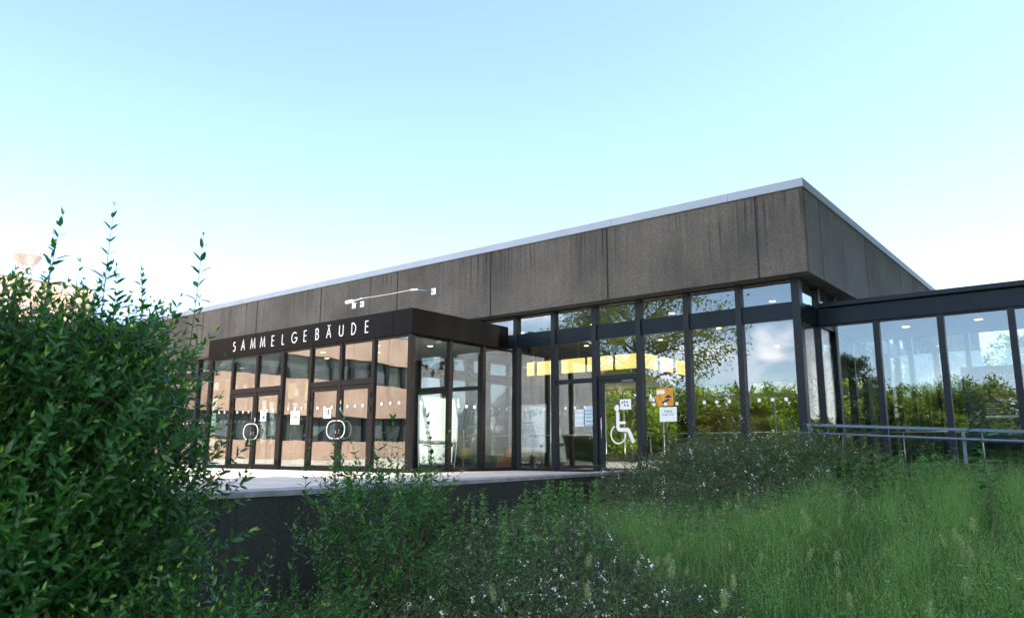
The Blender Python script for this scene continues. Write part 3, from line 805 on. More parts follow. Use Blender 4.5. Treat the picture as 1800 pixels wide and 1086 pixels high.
# outer ramp handrail
rl = thing('ramp_railing', 'pale blue galvanised handrail with two rails along the ramp', 'railing', (2, -1.5, .3))
RY = -1.53
def rz_(x): return .975 - .052 * (x - .55)
m = MB(); m.box(.0, .001, 0, .001, 0, .001); m = MB()
m.prism([(.52, RY - .025, rz_(.52) - .028), (11, RY - .025, rz_(11) - .028), (11, RY - .025, rz_(11) + .022), (.52, RY - .025, rz_(.52) + .022)], (0, .05, 0))
m.build('top_rail', M['galv'], rl, bevel=.006)
MB().tube([(.28, RY - .10, rz_(.28) - .155), (11, RY - .10, rz_(11) - .155)], .021, 10).build('lower_rail', M['galv'], rl, smooth=True)
for x in (.56, 3.02, 5.5, 8.0):
    box('post', M['galv'], rl, x - .025, x + .025, RY - .022, RY + .022, -.3 if x < .8 else .295, rz_(x) - .029, bevel=.004)
    MB().tube([(x, RY - .02, rz_(x) - .155), (x, RY - .10, rz_(x) - .155)], .012).build('rail_bracket', M['galv'], rl)

# ------------------------------------------------------------------ notices and signs on the glass
def sheet(name, label, cat, x0, x1, z0, z1, mat, y=-.0165, tilt=0, group=None):
    t = thing(name, label, cat, ((x0 + x1) / 2, y, z0), group)
    m = MB(); m.prism([(x0, y, z0 + tilt), (x1, y, z0 - tilt), (x1, y, z1 - tilt), (x0, y, z1 + tilt)], (0, .002, 0)); m.build('sheet', mat, t)
    return t
t = sheet('paper_notice', 'grey tabular paper notice taped left of the wheelchair door', 'notice', -5.64, -5.38, 1.10, 1.52, M['paper'])
m = MB()
for i in range(3):
    for j in range(3): m.box(-5.62 + j * .085, -5.565 + j * .085, -.019, -.0168, 1.14 + i * .13, 1.22 + i * .13)
m.build('print_blocks', M['paper_blue'], t)
t = sheet('paper_notice', 'light blue paper notice taped next to the wheelchair door post', 'notice', -5.345, -5.075, 1.11, 1.59, M['paper_blue'])
m = MB(); m.box(-5.33, -5.09, -.019, -.0168, 1.12, 1.13)
for i in range(4): m.box(-5.32, -5.1 - .05 * (i % 2), -.019, -.0168, 1.22 + i * .085, 1.235 + i * .085)
m.build('print_lines', M['ink_blue'], t)
t = sheet('paper_notice', 'white instruction notice taped on the wheelchair door beside the pictogram head', 'notice', -4.335, -4.03, 1.475, 1.72, M['paper'])
m = MB()
for a, b in ((-4.27, 1.64), (-4.21, 1.66), (-4.14, 1.65), (-4.20, 1.58), (-4.12, 1.57)): m.box(a - .018, a + .018, -.019, -.0168, b - .022, b + .022)
m.build('print_blocks', M['ink'], t)
t = sheet('orange_poster', 'orange poster stuck in the tall window right of the wheelchair door', 'poster', -3.36, -2.925, 1.53, 1.935, M['orange'])
m = MB(); m.box(-3.34, -3.14, -.019, -.0168, 1.80, 1.89); m.build('title_block', M['paper'], t)
m = MB(); m.prism([(-3.2, -.019, 1.58), (-3.02, -.019, 1.64), (-3.03, -.019, 1.69), (-3.22, -.019, 1.62)], (0, .002, 0)); m.prism([(-3.15, -.019, 1.72), (-3.05, -.019, 1.78), (-2.96, -.019, 1.73), (-3.04, -.019, 1.70)], (0, .002, 0)); m.build('print_shape', M['ink'], t)
t = sheet('paper_notice', 'pale green paper notice reading Zugang below the orange poster', 'notice', -3.285, -2.85, 1.165, 1.495, M['paper'])
text(t, 'Zugang', -3.07, -.0185, 1.385, .07, M['ink']); text(t, 'H 24 / H 27', -3.07, -.0185, 1.305, .06, M['ink'])
# wheelchair pictogram
wc = thing('wheelchair_sign', 'large white wheelchair pictogram stuck on the glass door', 'sign', (-4.3, -.0165, .66))
m = MB(); Y = -.0165; P = lambda a, b: (a, Y, b)
n = 28; m.prism([(-4.42 + .066 * math.cos(2 * math.pi * i / n), Y, 1.515 + .078 * math.sin(2 * math.pi * i / n)) for i in range(n)], (0, .002, 0))
stroke(m, [(-4.405, 1.40), (-4.405, 1.335), (-4.405, 1.06), (-4.385, 1.015), (-4.34, 1.0), (-4.16, 1.0), (-4.12, .985), (-4.095, .94), (-3.985, .70)], .09, P, (0, .002, 0))
m.prism([(-4.405 + .05 * math.cos(2 * math.pi * i / n), Y - .0003, 1.40 + .03 * math.sin(2 * math.pi * i / n)) for i in range(n)], (0, .002, 0))
stroke(m, [(-4.37, 1.165), (-4.19, 1.165)], .062, lambda a, b: (a, Y - .0006, b), (0, .002, 0))
stroke(m, [(-4.40 + .20 * math.cos(R(a)), .895 + .215 * math.sin(R(a))) for a in range(118, 368, 8)], .034, lambda a, b: (a, Y - .0009, b), (0, .002, 0))
m.build('pictogram', M['white'], wc)
# poster stand inside the hall
ps = thing('poster_stand', 'steel poster stand with a pale blue event poster behind the first hall window', 'stand', (-7.2, .45, .015))
MB().box(-7.28, -7.22, .44, .48, .02, .5).build('post', M['steel'], ps)
MB().box(-7.5, -7.0, .3, .62, .016, .03).build('foot', M['steel'], ps)
MB().box(-7.70, -6.87, .43, .46, .47, 1.73).build('display_frame', M['steel'], ps)
p_ = MB().box(-7.67, -6.9, .424, .429, .50, 1.70).build('poster_sheet', M['paper_blue'], ps)
m = MB()
for i in range(7): m.box(-7.62, -7.0 - .04 * (i % 3), .4205, .4235, .98 + i * .035, .99 + i * .035)
m.box(-7.62, -7.2, .4205, .4235, 1.235, 1.26)
m.prism([(-7.4, .4205, 1.38), (-7.2, .4205, 1.42), (-7.1, .4205, 1.48), (-7.28, .4205, 1.52), (-7.33, .4205, 1.62), (-7.42, .4205, 1.55)], (0, .003, 0))
m.build('print', M['ink_blue'], p_)
m = MB(); m.box(-7.6, -7.55, .4205, .4235, 1.4, 1.56); m.box(-7.28, -7.12, .4205, .4235, .86, .93); m.box(-7.05, -6.97, .4205, .4235, .6, .66); m.build('print_red', M['rust'], p_)
m = MB(); m.box(-7.66, -6.91, .4212, .4238, .52, .60); m.build('print_band', M['white'], p_)
# notices on the vestibule doors
yv = YV + .036
t = sheet('paper_notice', 'small white notice on the left double door of the porch', 'notice', -13.33, -13.06, 1.265, 1.51, M['paper'], y=yv - .004)
m = MB(); m.box(-13.22, -13.12, yv - .0065, yv - .0042, 1.33, 1.41); m.build('print_blocks', M['ink_blue'], t)
t = sheet('paper_notice', 'larger white notice on the fixed pane between the two porch double doors', 'notice', -11.97, -11.58, 1.15, 1.50, M['paper'], y=YV + .045, tilt=.004)
m = MB(); m.box(-11.88, -11.67, YV + .0425, YV + .0448, 1.32, 1.345); m.build('print_lines', M['ink'], t)
t = sheet('paper_notice', 'small white notice on the right double door of the porch', 'notice', -10.58, -10.28, 1.275, 1.525, M['paper'], y=yv - .004)
m = MB(); m.box(-10.42, -10.37, yv - .0065, yv - .0042, 1.36, 1.5); m.box(-10.54, -10.46, yv - .0065, yv - .0042, 1.45, 1.47); m.build('print_blocks', M['ink'], t)
for lab, z, mt in (('orange and white sticker on the right porch door stile, above a blue one', 1.66, 'orange'), ('blue and white sticker on the right porch door stile, below an orange one', 1.50, 'blue')):
    t = thing('door_sticker', lab, 'sticker', (-9.93, YV + .008, z)); x = mx_[2] + .055
    t.location.x = x
    box('sticker_sheet', M[mt], t, x - .035, x + .035, YV + .008, YV + .011, z - .06, z + .05)
    box('sticker_print', M['white'], t, x - .022, x + .022, YV + .0055, YV + .0078, z - .03, z + .005)
t = thing('door_sticker', 'plain white sticker on the left porch door stile', 'sticker', (mx_[5] + .02, YV, 1.3))
box('sticker_sheet', M['white'], t, mx_[5] + .03, mx_[5] + .085, YV + .0085, YV + .011, 1.26, 1.37)

# ------------------------------------------------------------------ pink wing across the courtyard
wing = thing('pink_concrete_wing', 'long sunlit pinkish concrete building with dark window bands across the courtyard', 'building', (-44, -31, 0))
def bandp(z0, z1, mat, name, x=-40.0, th=.2):
    y = -66.0
    while y < 2.0:
        y2 = min(y + 3.73, 2.2); box(name, mat, wing, x - th, x, y + .012, y2 - .012, z0, z1); y += 3.73
bandp(7.2, 9.5, M['pink'], 'fascia_panel'); bandp(3.05, 5.55, M['pink'], 'fascia_panel'); bandp(-.8, 1.25, M['pink'], 'fascia_panel')
for z0, z1 in ((5.55, 7.2), (1.25, 3.05)):
    box('window_band', M['win_dark'], wing, -40.5, -40.42, -66, 2.2, z0, z1)
    y = -66; i = 0
    while y < 2.2:
        box('window_pier', M['dark'], wing, -40.44, -40.2, y - .16, y + .16, z0, z1)
        if (i * 7) % 5 < 2: box('window_blind', M['grey'], wing, -40.41, -40.39, y + .25, y + 1.0, z0 + .2, z1 - .1)
        y += 1.866; i += 1
box('wall', M['pink'], wing, -56, -40.52, -66, 2.2, -.8, 9.4)
box('roof_edge', M['coping'], wing, -40.3, -39.95, -66, 2.25, 9.505, 9.62)
vn = thing('roof_ventilator', 'white lattice necked ventilator with a faceted steel hood on the distant roof', 'ventilator', (-41, -1.0, 9.6))
m = MB(); n = 8
rings = [(.42, 10.45), (.74, 10.98), (.5, 11.42), (.2, 11.58)]
rr = [[(-41 + r * math.cos(2 * math.pi * (k + .5) / n), -1.0 + r * math.sin(2 * math.pi * (k + .5) / n), z) for k in range(n)] for r, z in rings]
for i in range(3):
    for k in range(n): m.face([rr[i][k], rr[i][(k + 1) % n], rr[i + 1][(k + 1) % n], rr[i + 1][k]])
m.face(rr[3]); m.face(list(reversed(rr[0])))
m.build('hood', pbr('hood_metal', (.62, .50, .42), .5, .1), vn)
m = MB()
for k in range(6):
    a = 2 * math.pi * k / 6; m.tube([(-41 + .4 * math.cos(a), -1 + .4 * math.sin(a), 9.5), (-41 + .4 * math.cos(a), -1 + .4 * math.sin(a), 10.45)], .05, 6)
for z in (9.75, 10.05, 10.3): m.tube([(-41 + .4 * math.cos(2 * math.pi * k / 12), -1 + .4 * math.sin(2 * math.pi * k / 12), z) for k in range(13)], .05, 5)
m.build('lattice_neck', M['white'], vn)

# ------------------------------------------------------------------ trees
def tree_mesh(h, cr, nleaf, lsize, base=.3, seed=1, squash=1.0):
    """returns (trunk V,F),(leaf V,F,rnd) in local coordinates"""
    r = np.random.default_rng(seed)
    paths, rad0, rad1 = [], [], []
    k = 7
    tr = np.stack([np.linspace(0, 1, k) ** 1 * 0, np.zeros(k), np.linspace(0, h * .9, k)], -1); tr[1:, :2] += r.normal(size=(k - 1, 2)) * h * .008 * np.arange(1, k)[:, None] ** .7
    paths.append(tr); rad0.append(h * .017 + .03); rad1.append(.02)
    tips = []
    nb = 34
    for i in range(nb):
        f = base + (0.97 - base) * (i + .5) / nb; z = h * .9 * f
        p0 = np.array([np.interp(z, tr[:, 2], tr[:, 0]), np.interp(z, tr[:, 2], tr[:, 1]), z])
        a = i * 2.399 + r.uniform(-.4, .4); u = (f - base) / (1 - base)
        ln = cr * (math.sin(math.pi * min(1, .22 + .74 * u)) ** .7) * r.uniform(.7, 1.12)
        d = np.array([math.cos(a), math.sin(a), .25 + .75 * u + r.uniform(-.1, .2)]); d[:2] *= (1 - .3 * u)
        s = np.linspace(0, 1, k)[:, None]; pth = p0 + d * ln * s; pth[:, 2] += -.12 * ln * (s[:, 0] ** 2) + r.normal(size=k) * .02 * ln
        paths.append(pth); rad0.append(h * .005 + .01); rad1.append(.008)
        for j in range(5):
            q0 = pth[2 + j % 5 if 2 + j % 5 < k else k - 1]; dd = d + r.normal(size=3) * .7; dd /= np.linalg.norm(dd)
            l2 = ln * r.uniform(.25, .5); p2 = q0 + dd * l2 * s + np.stack([np.zeros(k), np.zeros(k), -.1 * l2 * s[:, 0] ** 2], -1)
            paths.append(p2); rad0.append(.02 + h * .001); rad1.append(.005); tips += [p2[-1], p2[-2], p2[-3], p2[-4]]
        tips += [pth[-1], pth[-2]]
    tips = np.array(tips)
    tv, tf = tubes_np(np.array(paths), np.array(rad0), np.array(rad1), 6)
    c = tips[r.integers(0, len(tips), nleaf)]
    crnd = r.uniform(size=len(tips)); ci = r.integers(0, len(tips), nleaf); c = tips[ci]
    p = c + r.normal(size=(nleaf, 3)) * cr * .085 * np.array([1, 1, .7])
    d1 = norm(r.normal(size=(nleaf, 3)) + np.array([0, 0, -.15])); n1 = norm(r.normal(size=(nleaf, 3)) + np.array([0, 0, .9]))
    y = norm(np.cross(n1, d1)); s = lsize * r.uniform(.6, 1.25, nleaf)[:, None]
    q = np.stack([p, p + d1 * s * .5 + y * s * .32, p + d1 * s, p + d1 * s * .5 - y * s * .32], 1)
    rn = np.clip(.55 * crnd[ci] + .5 * r.uniform(size=nleaf), 0, 1)
    return (tv, tf), (q.reshape(-1, 3), quad_faces(nleaf), np.repeat(rn, 4))
def make_tree(name, label, loc, h, cr, nleaf, lsize, mat, base=.3, seed=1, group=None):
    (tv, tf), (lv, lf, rn) = tree_mesh(h, cr, nleaf, lsize, base, seed)
    t = thing(name, label, 'tree', (0, 0, 0), group)
    big_mesh('trunk', tv, tf, M['bark'], t); big_mesh('crown', lv, lf, mat, t, rn)
    t.location = loc
    return t
def copy_thing(src, loc, rz=0, sc=1.0, label=None, name=None):
    c = src.copy(); col.objects.link(c); c.location = loc; c.rotation_euler = (0, 0, rz); c.scale = (sc, sc, sc) if not isinstance(sc, tuple) else sc
    if label: c['label'] = label
    for k in src.children:
        q = k.copy(); col.objects.link(q); q.parent = c
    return c
G1 = 'tall trees beside the corridor shading the lawn'
L1 = 'tall broad deciduous tree shading the lawn and the corridor'
t0 = make_tree('shade_tree', L1, (12.6, -1.0, -.6), 25.5, 5.6, 34000, .55, M['tree'], .3, 3, G1)
for x, y, rz, s in ((12.9, -7, 1.1, 1.0), (13.2, 4.5, 2.3, 1.1), (13.2, -12, 3.6, .96), (14.2, 9.5, 5.6, 1.25), (14.2, 15.5, .6, 1.25), (14.5, 21.5, 2.9, 1.25), (14.2, 27, 1.9, 1.2)):
    copy_thing(t0, (x, y, -.6), rz, s)
make_tree('broad_tree', 'large spreading tree with light green leaves mirrored in the hall front glass', (-17.5, -23.5, -.4), 13, 5.2, 30000, .19, M['tree_y'], .3, 11)
G2 = 'row of trees mirrored in the glass front'
L2 = 'bushy tree of the row mirrored low in the hall front glass'
h0 = make_tree('row_tree', L2, (-14, -46, -.4), 4.9, 3.0, 15000, .24, M['tree_y'], .03, 21, G2)
for i, (x, y, s) in enumerate(((-19.5, -48, .95), (-25, -47, 1.1), (-31, -49, 1.0), (-9, -47, .9), (-4, -45, 1.05), (1, -46, .95), (6, -46, 1.1), (-36, -52, 1.1), (-22, -55, 1.2), (-11, -54, 1.15), (-29, -40, .62), (-16, -41, .6))):
    copy_thing(h0, (x, y, -.4), i * 1.7, (s * 1.15, s * 1.15, s))
make_tree('dark_tree', 'dark green round tree mirrored in the corner window of the hall', (-9.5, -36, -.4), 7.4, 2.3, 14000, .2, M['tree_d'], .12, 31)
G3 = 'trees in the garden behind the hall'
L3 = 'leafy green tree in the garden seen through the hall and corridor glass'
b0 = make_tree('garden_tree', L3, (-3, 33, -.4), 7.5, 3.4, 8000, .26, M['tree_y'], .05, 41, G3)
for i, (x, y, s) in enumerate(((-9, 31, .95), (-15, 33, 1.05), (-21, 31, 1), (2.5, 30, .85), (6, 28, .8), (-27, 33, 1))):
    copy_thing(b0, (x, y, -.4), i * 2.1, s)
b1 = make_tree('courtyard_shrub', 'bright green courtyard shrub behind the corridor glass', (2.6, 12.5, -.4), 3.2, 1.7, 6000, .14, M['tree_y'], .04, 51, 'courtyard shrubs behind the corridor')
for i, (x, y, s) in enumerate(((1.7, 16, .9), (3.6, 9.6, .75), (4.5, 15.5, 1.0), (2.2, 20, 1.05))): copy_thing(b1, (x, y, -.4), i * 1.3 + 1, s)
def hedge(label, x0, x1, yy, face, top, seed, mat):
    r = np.random.default_rng(seed); h = thing('hedge', label, 'hedge', ((x0 + x1) / 2, yy, -.4)); nh = int((x1 - x0) * top * 110)
    x = r.uniform(x0, x1, nh); u = r.uniform(size=nh); tp = top * (1 + .10 * np.sin(x * .7) + .08 * np.sin(x * 1.9) + .05 * np.sin(x * 4.1))
    p = np.stack([x, yy + face * np.where(u < .75, r.uniform(.5, 1.3, nh), r.uniform(-1, 1.2, nh)), -.4 + tp * np.where(u < .75, r.uniform(0, 1, nh), r.uniform(.9, 1.06, nh))], -1)
    uu = norm(r.normal(size=(nh, 3)) * .6 + np.array([0, .8 * face, .5]))
    Vh, rh = leaves(p, norm(r.normal(size=(nh, 3))), uu, r.uniform(.25, .5, nh), np.clip(.5 + .25 * np.sin(x * 1.3) + r.normal(size=nh) * .2, 0, 1), 1.2, np.array([(0, 0, 0), (.5, .3, .06), (1, 0, 0), (.5, -.3, .06)], np.float32))
    big_mesh('foliage', Vh.reshape(-1, 3), quad_faces(nh), mat, h, rh)
    box('branch_core', M['bark'], h, x0, x1, yy - .5, yy + .5, -.4, top * .74)
hedge('long clipped green hedge mirrored low behind the trees in the hall glass', -62, 22, -57, 1, 3.9, 5, M['tree'])
hedge('tall green hedge closing the garden behind the hall', -45, 14, 37, -1, 6.2, 6, M['tree_y'])
# church towers and a lamp that only the mirrors of the glass show
chh = thing('church', 'distant twin spired church mirrored in the hall front glass', 'church', (-62, -150, 0))
for x, zt in ((-64.5, 17.2), (-59.3, 15.6)):
    tw = box('tower', M['grey'], chh, x - .8, x + .8, -150.8, -149.2, -.5, 13.3)
    m = MB(); n = 8; m.v += [(x + .95 * math.cos(2 * math.pi * k / n), -150 + .95 * math.sin(2 * math.pi * k / n), 13.31) for k in range(n)] + [(x, -150, zt)]
    m.f += [(k, (k + 1) % n, n) for k in range(n)] + [tuple(range(n - 1, -1, -1))]; m.build('spire', M['dark'], tw)
m = MB(); m.prism([(-65, -153, -.5), (-58.5, -153, -.5), (-58.5, -153, 8), (-61.8, -153, 11), (-65, -153, 8)], (0, -14, 0)); m.build('nave', M['grey'], chh)
sl = thing('street_lamp', 'grey park lamp with a flat hood mirrored at the hall corner', 'lamp', (-6.3, -19.5, -.9))
MB().tube([(-6.3, -19.5, .0), (-6.3, -19.5, 2.6)], [.05, .035]).build('pole', M['grey'], sl, smooth=True)
MB().tube([(-6.3, -19.5, 2.6), (-6.3, -19.5, 2.9)], [.1, .16], 14).build('lamp_glass', M['paper'], sl, smooth=True)
MB().tube([(-6.3, -19.5, 2.9), (-6.3, -19.5, 2.96), (-6.3, -19.5, 3.02)], [.3, .3, .05], 16).build('lamp_hood', M['dark'], sl, smooth=True)

# ------------------------------------------------------------------ shrubs and plants
def privet(name, label, center, rx, ry, ztop, zbot, nshoot, tall, leaf=.055, seed=1, pairs=9, lean=.35, profile=None):
    """a dense privet bush: many shoots, leaves in opposite pairs"""
    r = np.random.default_rng(seed)
    cx, cy = center
    t = thing(name, label, 'shrub', (cx, cy, zbot))
    # shoot bases through the crown volume, denser near the surface
    n = nshoot
    a = r.uniform(0, 2 * math.pi, n); rad = r.uniform(.12, 1, n) ** .5; hz = r.uniform(.0, 1, n) ** .8
    lim = np.where(hz > .80, np.sqrt(np.clip(1 - ((hz - .80) / .27) ** 2, .05, 1)), .92 + .08 * np.sin(hz * 3.1))
    lump = 1 + .13 * np.sin(3 * a + 5 * hz + seed) + .08 * np.sin(7 * a - 9 * hz)
    x = cx + rx * rad * lim * lump * np.cos(a); y = cy + ry * rad * lim * lump * np.sin(a); z = zbot + (ztop - zbot) * hz
    P0 = np.stack([x, y, z], -1)
    outw = np.stack([np.cos(a) * rad, np.sin(a) * rad, np.full(n, .75) + .9 * hz ** 2], -1) + r.normal(size=(n, 3)) * lean
    D = norm(outw); L = r.uniform(.16, .42, n)
    if len(tall):
        T = np.array(tall, float)                       # x, y, z0, length, dx, dy
        P0 = np.vstack([P0, T[:, :3]]); D = np.vstack([D, norm(np.stack([T[:, 4], T[:, 5], np.ones(len(T))], -1))]); L = np.concatenate([L, T[:, 3]])
    n = len(P0); k = 5
    s = np.linspace(0, 1, k)[None, :, None]
    bend = r.normal(size=(n, 1, 3)) * .10 * L[:, None, None]; bend[:, :, 2] = -np.abs(bend[:, :, 2]) * .5
    paths = P0[:, None] + D[:, None] * L[:, None, None] * s + bend * s ** 2
    V, F = tubes_np(paths, np.clip(.0022 + .0022 * L, 0, .004), np.full(n, .0009), 3)
    big_mesh('stems', V, F, M['stem'], t)
    pos, dr, up, sz, rn = [], [], [], [], []
    for i in range(n):
        m = max(4, int(pairs * L[i] / .34 * r.uniform(.8, 1.15))) if L[i] < .5 else int(L[i] / .06)
        f = np.linspace(.06, 1, m); pi = P0[i] + D[i] * L[i] * f[:, None] + bend[i] * f[:, None] ** 2
        side = norm(np.cross(D[i], r.normal(size=3))); s2 = np.cross(D[i], side)
        for j in range(m):
            b = side if j % 2 == 0 else s2
            w = r.normal(size=3) * .22
            open_ = .95 - .62 * f[j] ** 3
            sj = leaf * (1.06 - .55 * f[j] ** 4) * r.uniform(.55, 1.2) * (1 if L[i] < .5 else 1.3)
            for sg in (1, -1):
                d = b * sg * open_ + D[i] * (.42 + .5 * f[j] ** 2) + w; pos.append(pi[j]); dr.append(d); up.append(D[i] + r.normal(size=3) * .3); sz.append(sj)
                rn.append(min(1, max(0, .45 * r.uniform() + .05 + (.5 * f[j] ** 4) * r.uniform(.5, 1.2))))
    nl = len(pos)
    V, rr_ = leaves(np.array(pos), np.array(dr), np.array(up), np.array(sz), np.array(rn), 1.0)
    big_mesh('foliage', V.reshape(-1, 3), leaf_tris(nl), M['privet'], t, rr_)
    # main branches
    mb = MB()
    for i in range(9):
        a = i * .7; q = Vector((cx + rx * .2 * math.cos(a), cy + ry * .2 * math.sin(a), zbot - .05)); e = Vector((cx + rx * .75 * math.cos(a + .3), cy + ry * .75 * math.sin(a + .3), zbot + (ztop - zbot) * .8))
        mb.tube([q, q.lerp(e, .5) + Vector((0, 0, .1)), e], [.016, .011, .004], 5)
    mb.build('branch', M['twig'], t)
    return t
tall_big = [(1.2, -14.3, .98, .42, .0, .05), (1.1, -14.35, 1.0, .40, .05, .02), (1.28, -14.2, .98, .36, .03, .04), (1.0, -14.55, 1.05, .46, .0, .05), (1.36, -14.42, 1.02, .62, -.02, .0), (1.52, -14.05, .95, .58, .05, .03), (1.5, -14.0, .80, .42, -.04, .0), (1.16, -14.6, 1.0, .60, -.02, .0),
            (1.22, -14.5, 1.0, .36, -.1, .05), (1.45, -14.15, .9, .3, .10, .05), (1.4, -14.25, .92, .45, .05, 0), (1.2, -14.4, 1.0, .30, .08, .06)]
privet('privet_bush', 'big dense dark green privet bush filling the view beside the porch', (.46, -14.67), 1.04, 1.0, .97, -1.15, 6800, tall_big, .066, 2)
privet('privet_bush', 'medium privet bush growing in front of the retaining wall below the doors', (.34, -11.66), .56, .45, .14, -1.05, 430, [(.05, -11.9, .2, .6, -.05, .0), (.35, -11.6, .25, .55, .05, 0), (.62, -11.4, .2, .6, .03, .02), (.5, -11.9, .15, .5, .12, -.03), (.8, -11.5, .1, .5, .1, 0), (-.1, -12.1, .0, .55, -.1, 0), (.2, -12.05, .22, .42, 0, 0)], .062, 5)
privet('privet_bush', 'low privet seedling bush at the foot of the big privet', (1.72, -14.05), .36, .34, -.40, -1.1, 300, [(1.95, -13.85, -.4, .45, .1, .05), (2.02, -14.2, -.5, .4, .0, .0)], .05, 8)
privet('privet_bush', 'small privet sprouts between the big privet and the middle one', (1.05, -13.05), .5, .4, -.62, -1.1, 240, [(.6, -12.7, -.45, .5, -.02, .02)], .05, 9)

SM_V = np.array([(0, 0, 0), (.5, .3, .06), (1, 0, 0), (.5, -.3, .06)], np.float32)
def cotoneaster_mesh(seed, rx=.95, ry=.8, h=.62, nst=520):
    r = np.random.default_rng(seed)
    a = r.uniform(0, 2 * math.pi, nst); q = np.sqrt(r.uniform(0, 1, nst))
    top = h * np.sqrt(np.clip(1 - q ** 2 * .8, 0, 1)) * (1 + .2 * np.sin(4 * a + seed))
    P0 = np.stack([rx * q * np.cos(a) * .8, ry * q * np.sin(a) * .8, top * r.uniform(.1, .75, nst)], -1)
    D = norm(np.stack([np.cos(a) * q * 1.1, np.sin(a) * q * 1.1, .55 + .5 * r.uniform(size=nst)], -1) + r.normal(size=(nst, 3)) * .4)
    L = r.uniform(.16, .42, nst); L[:14] = r.uniform(.45, .7, 14)
    k = 5; s = np.linspace(0, 1, k)[None, :, None]
    bend = np.stack([r.normal(size=nst) * .08, r.normal(size=nst) * .08, -.28 * L], -1)[:, None]
    paths = P0[:, None] + D[:, None] * L[:, None, None] * s + bend * s ** 2
    sv, sf = tubes_np(paths, np.full(nst, .0028), np.full(nst, .001), 3)
    nl = 17000
    i = r.integers(0, nst, nl); f = r.uniform(.05, 1, nl)[:, None]
    p = P0[i] + D[i] * L[i][:, None] * f + bend[i, 0] * f ** 2
    d = norm(D[i] * .5 + r.normal(size=(nl, 3)) * .8); u = norm(r.normal(size=(nl, 3)) * .6 + np.array([0, 0, 1]))
    V, rn = leaves(p, d, u, r.uniform(.010, .021, nl), np.clip(r.uniform(size=nl) * .8 + .2 * (f[:, 0] > .8), 0, 1), 1.0, SM_V)
    nf = 80
    i = r.integers(0, nst, nf); f = r.uniform(.35, 1, nf)[:, None]
    c = P0[i] + D[i] * L[i][:, None] * f + bend[i, 0] * f ** 2 + np.array([0, 0, .008])
    nc = 5
    c = (c[:, None] + r.normal(size=(nf, nc, 3)) * .012).reshape(-1, 3)
    u = norm(r.normal(size=(len(c), 3)) * .5 + np.array([.2, -.5, .8])); d = norm(np.cross(u, r.normal(size=(len(c), 3))))
    FV = np.array([(-.5, -.5, 0), (.5, -.5, 0), (.5, .5, 0), (-.5, .5, 0)], np.float32)
    FVv, frn = leaves(c, d, u, r.uniform(.008, .0135, len(c)), r.uniform(size=len(c)), 1.0, FV)
    return (sv, sf), (V.reshape(-1, 3), quad_faces(nl), rn), (FVv.reshape(-1, 3), quad_faces(len(c)), frn)
def cotoneaster(label, loc, seed):
    (sv, sf), (lv, lf, rn), (fv, ff, fr) = cotoneaster_mesh(seed)
    t = thing('cotoneaster_shrub', label, 'shrub', (0, 0, 0), GC)
    big_mesh('twigs', sv, sf, M['twig'], t); big_mesh('foliage', lv, lf, M['coton'], t, rn); big_mesh('blossoms', fv, ff, M['petal'], t, fr)
    t.location = loc
    return t
GC = 'small leaved cotoneaster shrubs with white flowers'
LC = 'spreading cotoneaster in the foreground thicket with tiny leaves and white flowers'
LB = 'cotoneaster of the dark mound growing against the hall corner glass'
c0 = cotoneaster(LC, (1.5, -11.4, gz(1.5, -11.4)), 61)
c1 = cotoneaster(LC, (2.35, -11.0, gz(2.35, -11.0)), 62)
spots = [(1.1, -12.4, .95), (2.2, -12.1, .95), (.6, -10.6, 1.05), (1.5, -10.4, 1.0), (.0, -9.7, 1.0), (.85, -9.55, .95), (2.9, -11.7, .9), (-.5, -8.7, .95), (.1, -10.9, .95), (.2, -8.8, .8), (1.8, -12.9, .8), (2.7, -12.4, .85), (3.3, -12.1, .7), (-.9, -7.6, .85), (-.2, -7.8, .7), (2.1, -10.3, .75)]
for i, (x, y, s) in enumerate(spots): copy_thing((c0, c1)[i % 2], (x, y, gz(x, y) - .03), i * 2.2 + .5, (s, s, s * 1.05))
for i, (x, y, z, s) in enumerate([(-.7, -4.9, -.35, 1.2), (.1, -4.6, -.25, 1.35), (-1.2, -1.7, -.1, 1.25), (-.3, -2.4, -.1, 1.45), (.6, -3.4, -.15, 1.4), (.5, -1.9, -.05, 1.4), (1.2, -4.8, -.35, 1.15), (-.3, -3.6, -.1, 1.35), (.9, -2.6, -.1, 1.25), (-1.7, -.9, -.1, 1.0), (.6, -5.8, -.5, 1.0), (1.7, -5.6, -.5, .9), (-.2, -5.9, -.5, .95), (2.5, -6.1, -.6, .75), (1.4, -6.9, -.65, .75), (.4, -7.0, -.65, .75), (3.1, -7.4, -.75, .6)]):
    copy_thing((c0, c1)[i % 2], (x, y, z), i * 1.9, (s, s, s * 1.15), LB)
